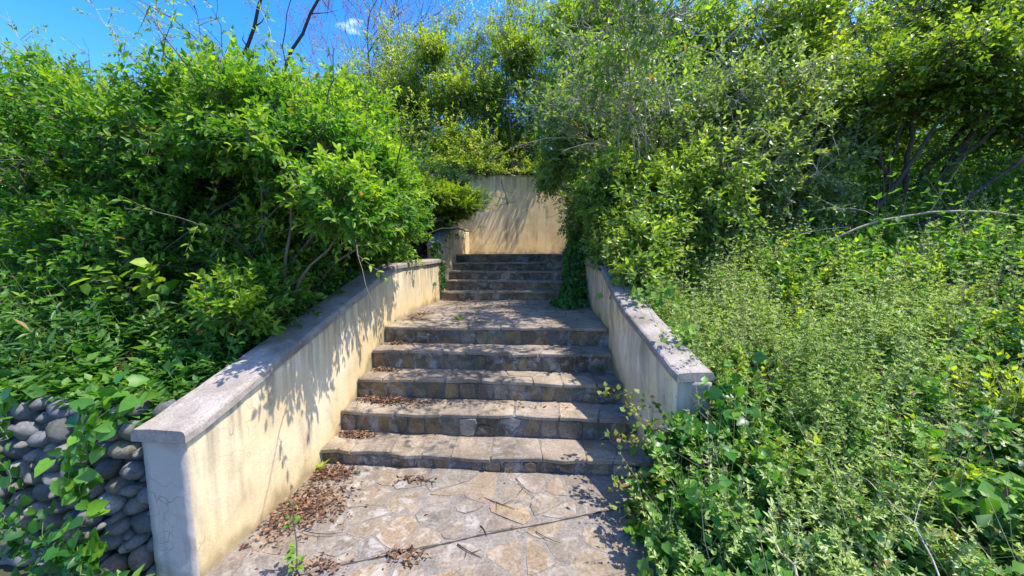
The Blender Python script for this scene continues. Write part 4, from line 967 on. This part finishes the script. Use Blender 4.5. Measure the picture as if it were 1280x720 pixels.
leaning('pale forked cane arching over the steps towards the juniper', [(1.6, 6.2, 3.0), (.4, 6.0, 3.9), (-.95, 6.1, 3.1)], .011, .004, 116, 'cane', 'arching_cane', 'cane', 8, gc)
leaning('long thin pale cane arching highest above the upper steps', [(2.1, 6.2, 3.0), (.8, 6.0, 4.6), (-.5, 6.2, 3.7)], .010, .004, 117, 'cane', 'arching_cane', 'cane', 8, gc)
rg = np.random.RandomState(400)
for k, (txt, bx, bz, tx, tz, y) in enumerate([('lowest thin grey cane leaning over the right landing wall', 1.5, 2.6, .25, 3.0, 5.2), ('thin grey cane arching left level with the top of the back wall', 1.7, 2.9, .0, 3.75, 5.5), ('steep thin grey cane rising left above the landing', 1.4, 2.8, .3, 4.6, 5.3),
        ('thin grey cane bending right over the twiggy shrub', 1.8, 3.0, 2.9, 4.6, 5.4), ('long thin grey cane curving right towards the dark gap', 2.2, 2.8, 3.9, 4.0, 5.2), ('thin grey cane standing almost upright in the twiggy shrub', 1.3, 2.9, 1.1, 5.0, 5.5)]):
    leaning(txt, [(bx, y + .2, bz), ((bx + tx) / 2, y, max(bz, tz) + .35), (tx, y - .1, tz)], .010, .003, 401 + k, 'bark_grey', 'arching_cane', 'cane', 10, 'thin grey canes over the right landing wall')
leaning('grey dead stem leaning left out of the leafy shrub', [(3.1, 5.2, 1.8), (2.8, 5.1, 2.5), (2.2, 5.2, 3.2)], .014, .006, 118, 'bark_grey', 'dead_stem', 'stem', 7, 'grey dead stems in the right hand shrubs')
leaning('grey dead stem crossing behind the leaning one in the leafy shrub', [(2.7, 5.0, 1.7), (2.9, 5.1, 2.4), (2.55, 5.2, 3.1)], .012, .005, 119, 'bark_grey', 'dead_stem', 'stem', 6, 'grey dead stems in the right hand shrubs')
leaning('slim dark upright stem rising through the twiggy shrub', [(1.55, 5.6, 2.0), (1.6, 5.6, 3.2), (1.75, 5.7, 4.6)], .013, .005, 120, 'bark_dark', 'dead_stem', 'stem', 8, 'grey dead stems in the right hand shrubs')

# weeds on the right bank ------------------------------------------------------------
def side_ok(x, y): return ((x > np.interp(y, [2.3, 2.5, 3.0, 3.5], [.55, 1.12, 1.05, .96])) & (x > np.interp(y, [.5, 1.8, 2.3], [.62, .60, .55]))).astype(float)
def cleaver_d(x, y):
    P = np.stack([x, y, x * 0], -1); return side_ok(x, y) * np.clip(.1 + .9 * nz(P, .55, 4) + 1.2 * np.exp(-((x - 1.9) ** 2 + (y - 3.3) ** 2) / .9), .015, 1) * np.clip((y - .9) / 1.4, .4, 1)
def weed_d(x, y):
    P = np.stack([x, y, x * 0], -1); return side_ok(x, y) * np.clip(.5 - .8 * nz(P, .55, 4), .04, 1)
def mound(a, c, sc, sd_): return lambda x, y: (a + c * np.clip(nz(np.stack([x, y, x * 0], -1), sc, sd_) + .25, 0, 1.8)) * (1 + 1.1 * (np.sin(x * 917.3 + y * 531.7) > .93))
cover('weeds', 'pale frothy bedstraw weeds covering the right bank', (.5, 5.2, 1.0, 5.6), 10500, mound(.10, .30, .33, 51), soil_right, 'cleaver', 131, .026, .010, 9, 6, ang=78, tint=.5, dens=cleaver_d, droop=.0, lean=.4, cat_='weeds')
cover('weeds', 'bright green broad leaved weeds among the bedstraw on the right bank', (.5, 6.5, .9, 6.0), 5200, mound(.10, .30, .28, 52), soil_right, 'weed', 132, .060, .032, 6, 3, tpl=LEAF_MD, ang=62, tint=.35, dens=weed_d, droop=.15, lean=.35, cat_='weeds')
cover('weeds', 'tall rough weeds in shade below the shrubs on the right bank', (2.2, 10.5, 3.6, 8.5), 6000, mound(.2, .42, .45, 53), soil_right, 'weed', 133, .075, .036, 7, 3, ang=60, tint=.35, dens=side_ok, droop=.25, lean=.3, cat_='weeds')
cover('weeds', 'trailing bramble leaves in the lower right foreground', (.55, 3.2, .9, 2.8), 1600, mound(.08, .26, .22, 54), soil_right, 'ivy', 134, .055, .042, 4, 3, tpl=LEAF_MD, ang=75, tint=.5, dens=side_ok, droop=.3, lean=.5, cat_='weeds')
cover('weeds', 'sparse brown dead stalks and leaves low in the weeds', (.6, 6.0, 1.2, 5.8), 1500, mound(.12, .2, .4, 55), soil_right, 'drygrass', 137, .045, .02, 4, 2, ang=60, tint=.6, dens=side_ok, droop=.3, lean=.6, cat_='weeds', bark='cane')
cover('weeds', 'yellow-green leafy tufts dotted over the right bank', (.9, 6.0, 1.6, 5.6), 900, mound(.22, .26, .3, 57), soil_right, 'yellow', 138, .05, .026, 8, 3, tpl=LEAF_MD, ang=45, tint=.85, dens=lambda x, y: side_ok(x, y) * (nz(np.stack([x, y, x * 0], -1), .22, 77) > .35), droop=.05, lean=.25, cat_='weeds')
cover('weeds', 'fine pale seed stalks standing through the weeds on the right bank', (.6, 5.5, 1.2, 5.5), 900, lambda x, y: .52 + 0 * x, soil_right, 'cleaver', 135, .022, .012, 9, 3, ang=40, tint=.8, dens=side_ok, droop=.0, lean=.3, upb=.3, cat_='weeds', bark='cane')
cover('ground_cover', 'low mixed greenery on the upper bank behind the walls', (-7, 12, 9.3, 14), 3500, lambda x, y: .5 + 0 * x, lambda x, y: ground_z(x, y), 'weed', 136, .10, .05, 5, 3, tint=.4, cat_='undergrowth')
# creeper with red tips spilling on to the patio
creeper('red tipped creeper reaching over the right edge of the patio', [[(.95, 2.3, .35), (.62, 2.35, .5), (.40, 2.55, .36)], [(.95, 2.2, .3), (.6, 2.2, .42), (.42, 2.25, .2)], [(.95, 2.5, .5), (.66, 2.6, .7), (.50, 2.75, .62)], [(.9, 2.1, .3), (.62, 2.15, .3), (.45, 2.1, .08)], [(.9, 2.35, .35), (.7, 2.3, .6), (.55, 2.45, .66)]],
        75, 56, .042, 'redtip', LEAF_MD, (0, -.3, 1), tint=.62, bark='red_stem', spread=.035, dirn=(-.4, -.1, .1))
creeper('broad leaved creeper mass at the foot of the right wall end', [[(1.0, 2.3, .05), (.85, 2.25, .45), (.95, 2.35, .62)], [(1.1, 2.25, .1), (1.0, 2.1, .5), (1.15, 2.3, .70)], [(.8, 2.3, .05), (.7, 2.2, .3), (.8, 2.35, .5)], [(1.25, 2.4, .3), (1.2, 2.35, .7), (1.17, 2.45, .92)]],
        76, 62, .075, 'ivy', LEAF_IVY, (-.1, -.8, .8), tint=.42, spread=.08)
creeper('bramble mass spreading along the patio edge in the foreground', [[(.95, 1.9, .1), (.7, 1.85, .35), (.58, 1.95, .2)], [(.95, 1.6, .1), (.7, 1.6, .35), (.56, 1.75, .12)], [(1.1, 1.9, .15), (.95, 1.75, .5), (.8, 1.9, .4)], [(1.0, 1.4, .1), (.8, 1.4, .35), (.62, 1.5, .15)]],
        77, 62, .062, 'weed', LEAF_IVY, (-.1, -.5, 1), tint=.6, spread=.07)
creeper('leafy creeper hanging on to the right wall coping', [[(1.2, 3.0, .95), (1.05, 2.8, 1.12), (1.0, 2.75, 1.05)], [(1.15, 3.5, 1.2), (1.0, 3.4, 1.4), (.92, 3.35, 1.24)], [(1.1, 4.0, 1.35), (.95, 3.9, 1.6), (.74, 3.8, 1.32)]], 78, 56, .07, 'weed', LEAF_MD, (-.2, -.5, 1), tint=.6, spread=.08)
# ivy at the landing
def ivy_mass(label, blobs, seed, n, L_=.06):
    root = empty('ivy', blobs[0][0]); tag(root, label, 'ivy'); rg_ = np.random.RandomState(seed); Ps = []
    for c, r in blobs:
        d = unit(rg_.normal(size=(n, 3))); Ps.append(np.array(c) + d * np.array(r) * (rg_.rand(n, 1) ** .25))
    P = np.concatenate(Ps); D = rg_.normal(size=P.shape) * .6 + np.array([-.2, -.3, -.5]); N_ = rg_.normal(size=P.shape) * .4 + np.array([-.3, -.6, .8])
    s = L_ * (.5 + .8 * rg_.rand(len(P))); lv = [P, unit(D), N_, s, s * .9, (.4 + .2 * nz(P, .2, 2) + rg_.normal(size=len(P)) * .15).clip(0, 1)]
    leaf_obj('foliage', lv, LEAF_IVY, G['ivy'], root, blobs[0][0])
    k = rg_.choice(len(P), 60); V, F = twigs_VF(P[k], P[k] + rg_.normal(size=(60, 3)) * .15, .004, .002, .1, rg_)
    link('vines', tri_mesh('vines', V - np.array(blobs[0][0]), F), MAT['bark'], root, blobs[0][0])
ivy_mass('dark glossy ivy heap in the right corner of the landing', [((.50, 5.95, 1.05), (.24, .42, .24)), ((.52, 6.3, 1.45), (.20, .4, .45)), ((.40, 5.6, .93), (.28, .35, .10)), ((.62, 7.0, 1.75), (.14, .5, .45))], 141, 620)
ivy_mass('pale ivy tuft hanging over the joint between the two left walls', [((-1.84, 6.3, 1.70), (.10, .12, .2)), ((-1.75, 6.32, 1.30), (.05, .12, .3)), ((-1.9, 7.1, 2.15), (.1, .4, .05))], 142, 150, .05)
creeper('bright leafy twig drooping over the flat left coping at the landing', [[(-2.3, 5.0, 1.85), (-1.8, 4.9, 1.85), (-1.62, 5.0, 1.5)], [(-2.2, 4.7, 1.8), (-1.85, 4.6, 1.8), (-1.72, 4.7, 1.55)]], 79, 40, .06, 'privet', LEAF_HI, (0, -.3, 1), 'leafy_spray', 'branch', .8, 'bark', .06, .004, (.3, -.2, -.4))

# ------------------------------------------------------------------ small things on the patio
def litter(label, spots, seed, n, zf):
    rg_ = np.random.RandomState(seed); P = []
    for (x, y, rx, ry, wt) in spots:
        k = int(n * wt); P.append(np.stack([x + rg_.normal(size=k) * rx * .55, y + rg_.normal(size=k) * ry * .55], 1))
    p = np.concatenate(P); p = p[(p[:, 0] > XL + .03) & (p[:, 0] < .66)]
    z = np.array([zf(a, c) for a, c in p]) + .012 + .022 * rg_.rand(len(p)) ** 2
    n_ = len(p); D = rg_.normal(size=(n_, 3)); D[:, 2] *= .25; N_ = rg_.normal(size=(n_, 3)) * .5; N_[:, 2] += 1
    s = .013 + .030 * rg_.rand(n_) ** 1.8; o = leaf_obj('leaf_litter', [np.column_stack([p, z]), unit(D), N_, s, s * .55, rg_.rand(n_)], LEAF_MD, G['drygrass'])
    tag(o, label, 'leaf litter', None, 'stuff')
def step_z(x, y):
    k = sum(1 for yr in YR if y > yr - .02); return ZT[k - 1] if k else 0.0
litter('curled brown dry leaves piled against the left wall foot on patio', [(-1.62, 2.15, .16, .22, 1.0), (-1.5, 2.2, .22, .2, .5), (-1.62, 2.55, .16, .09, .8), (-.95, 2.52, .14, .05, .10), (-.75, 1.85, .12, .05, .12), (-1.2, 1.75, .15, .06, .1), (.0, 2.2, .7, .5, .03)], 151, 900, step_z)
litter('brown dry leaves gathered at the left ends of the lower steps', [(-1.62, 2.93, .16, .05, .8), (-1.5, 3.23, .22, .05, 1.0), (-1.62, 3.55, .14, .04, .35), (-1.6, 3.88, .13, .04, .25), (-1.6, 4.6, .12, .4, .5), (-1.5, 6.15, .25, .06, .8), (-.6, 5.2, .8, .7, .3), (-1.3, 3.2, .35, .08, .5), (-.3, 3.2, .8, .1, .15)], 152, 620, step_z)
# sapling in front of the leaf pile
sx, sy = -1.31, 1.72
sp = empty('sapling', (sx, sy, 0)); tag(sp, 'slender green sapling growing from a patio joint in front of leaf pile', 'sapling')
P = np.array([(sx, sy, -.02), (sx + .004, sy + .005, .16), (sx - .004, sy, .30), (sx + .004, sy + .004, .40)])
tube_obj('stem', [(P, [.0045, .004, .003, .0015])], MAT['bark'], sp, (sx, sy, 0), 5)
rg = np.random.RandomState(161); lvl = []
for zz, cnt, sz in ((.03, 6, .05), (.09, 7, .05), (.13, 3, .04), (.26, 3, .045), (.31, 3, .04), (.37, 2, .03), (.40, 2, .025)):
    for k in range(cnt):
        a = rg.rand() * 6.28; lvl.append(((sx, sy, zz), (math.cos(a), math.sin(a), .15), (0, -.1, 1), sz * (.8 + .4 * rg.rand())))
tm = [leaf_template(LEAF_HI, 'leaf', G['weed'], .3 + .2 * k) for k in range(4)]
A = [np.array([l[i] for l in lvl], float) for i in range(4)]
place_leaves(sp, tm, [A[0] + unit(A[1]) * .012, A[1], A[2], A[3], A[3] * .55, rg.rand(len(lvl)) * .99])
# small weed tuft on the landing, one at the wall foot
def tuft(label, x, y, z, n, sz, seed, mt='weed'):
    rg_ = np.random.RandomState(seed); t = empty('weed_tuft', (x, y, z)); tag(t, label, 'weed')
    a = rg_.rand(n) * 6.28; D = np.stack([np.cos(a), np.sin(a), .5 + .9 * rg_.rand(n)], 1); s = sz * (.6 + .7 * rg_.rand(n))
    place_leaves(t, [leaf_template(LEAF_HI, 'leaf', G[mt], .5 + .15 * k) for k in range(3)], [np.array([(x, y, z)]) + unit(D) * .004, D, np.tile([0, 0, 1.], (n, 1)) - D * .3, s, s * .4, rg_.rand(n) * .99])
tuft('tiny bright weed tuft growing in the middle of the landing', -1.02, 4.35, .865, 14, .07, 171)
tuft('small yellow-green weed growing at the foot of the left wall by lowest step', -1.73, 2.62, .0, 10, .07, 172, 'yellow')
tuft('small weed tuft between the bare wall end and the cobbles', -2.02, 1.48, .02, 18, .12, 173)
# big burdock type leaves at the lower right corner
creeper('clump of large broad dock leaves in the lower right corner', [[(1.95, 1.85, .3), (1.92, 1.8, .56), (1.84, 1.74, .56)], [(2.05, 1.9, .3), (2.04, 1.85, .6), (2.1, 1.78, .6)]], 174, 11, .12, 'weed', LEAF_HI, (-.1, -.3, 1), 'dock_plant', 'plant', .3, 'green_stem', .08, .006, (.3, -.3, .3))

def stick(label, a, c, r, seed, mat='bark_dark', forks=1, name='twig', z=.014, grp='fallen twigs on the patio'):
    rg_ = np.random.RandomState(seed); a = np.array(a, float); c = np.array(c, float)
    if len(a) == 2: a = np.append(a, z); c = np.append(c, z + .004)
    root = empty(name, tuple(a)); tag(root, label, 'twig', grp); mid = (a + c) / 2 + np.append(rg_.normal(size=2) * .02, .004)
    P = bezier(a, mid, c, 6); paths = [(P, np.linspace(r, r * .4, 6))]
    for k in range(forks):
        q = P[2 + k % 3]; d = (c - a) * .35; d = np.array([d[0] * .5 - d[1] * (.8 if k % 2 else -.8), d[1] * .5 + d[0] * (.8 if k % 2 else -.8), .003]); paths.append((np.array([q, q + d * .5, q + d]), [r * .6, r * .4, r * .25]))
    tube_obj('twig_wood', paths, MAT[mat], root, tuple(a), 5)
stick('forked dark twig lying below the right end of the lowest step', (-.20, 2.60), (-.01, 2.33), .003, 181, forks=1)
stick('knotted dark twig on the pale stones in the middle of the patio', (-.40, 2.36), (-.18, 2.26), .004, 182, forks=2)
stick('short dark twig lying across the open joint', (-.38, 2.10), (-.33, 2.02), .005, 183, forks=1)
stick('V shaped pair of thin twigs in the front of the patio', (-.49, 1.95), (-.33, 1.86), .004, 184, forks=2)
stick('thin curved twig near the creeper at the right of the patio', (-.04, 2.08), (.10, 2.00), .003, 185, forks=0)
stick('stubby black twig at the bottom edge of the patio', (-.75, 1.80), (-.70, 1.77), .008, 186, forks=0)
stick('thin twig against the leaf pile at the left of the patio', (-1.45, 1.98), (-1.2, 1.98), .003, 187, forks=1)
stick('dry dark twig with seeds near the left end of the lowest step', (-1.0, 2.52), (-.78, 2.50), .005, 188, forks=3)
leaning('straight pale dry stick lying in the weeds at lower right', [(1.01, 1.33, .40), (1.0, 1.5, .46), (1.0, 1.72, .42)], .0055, .004, 189, 'cane', 'dry_stick', 'stick', 0)
leaning('grey curved dead twig in the weeds near the lower right corner', [(1.5, 1.4, .42), (1.58, 1.6, .60), (1.60, 1.9, .56)], .0035, .002, 190, 'bark_grey', 'dry_stick', 'stick', 2)
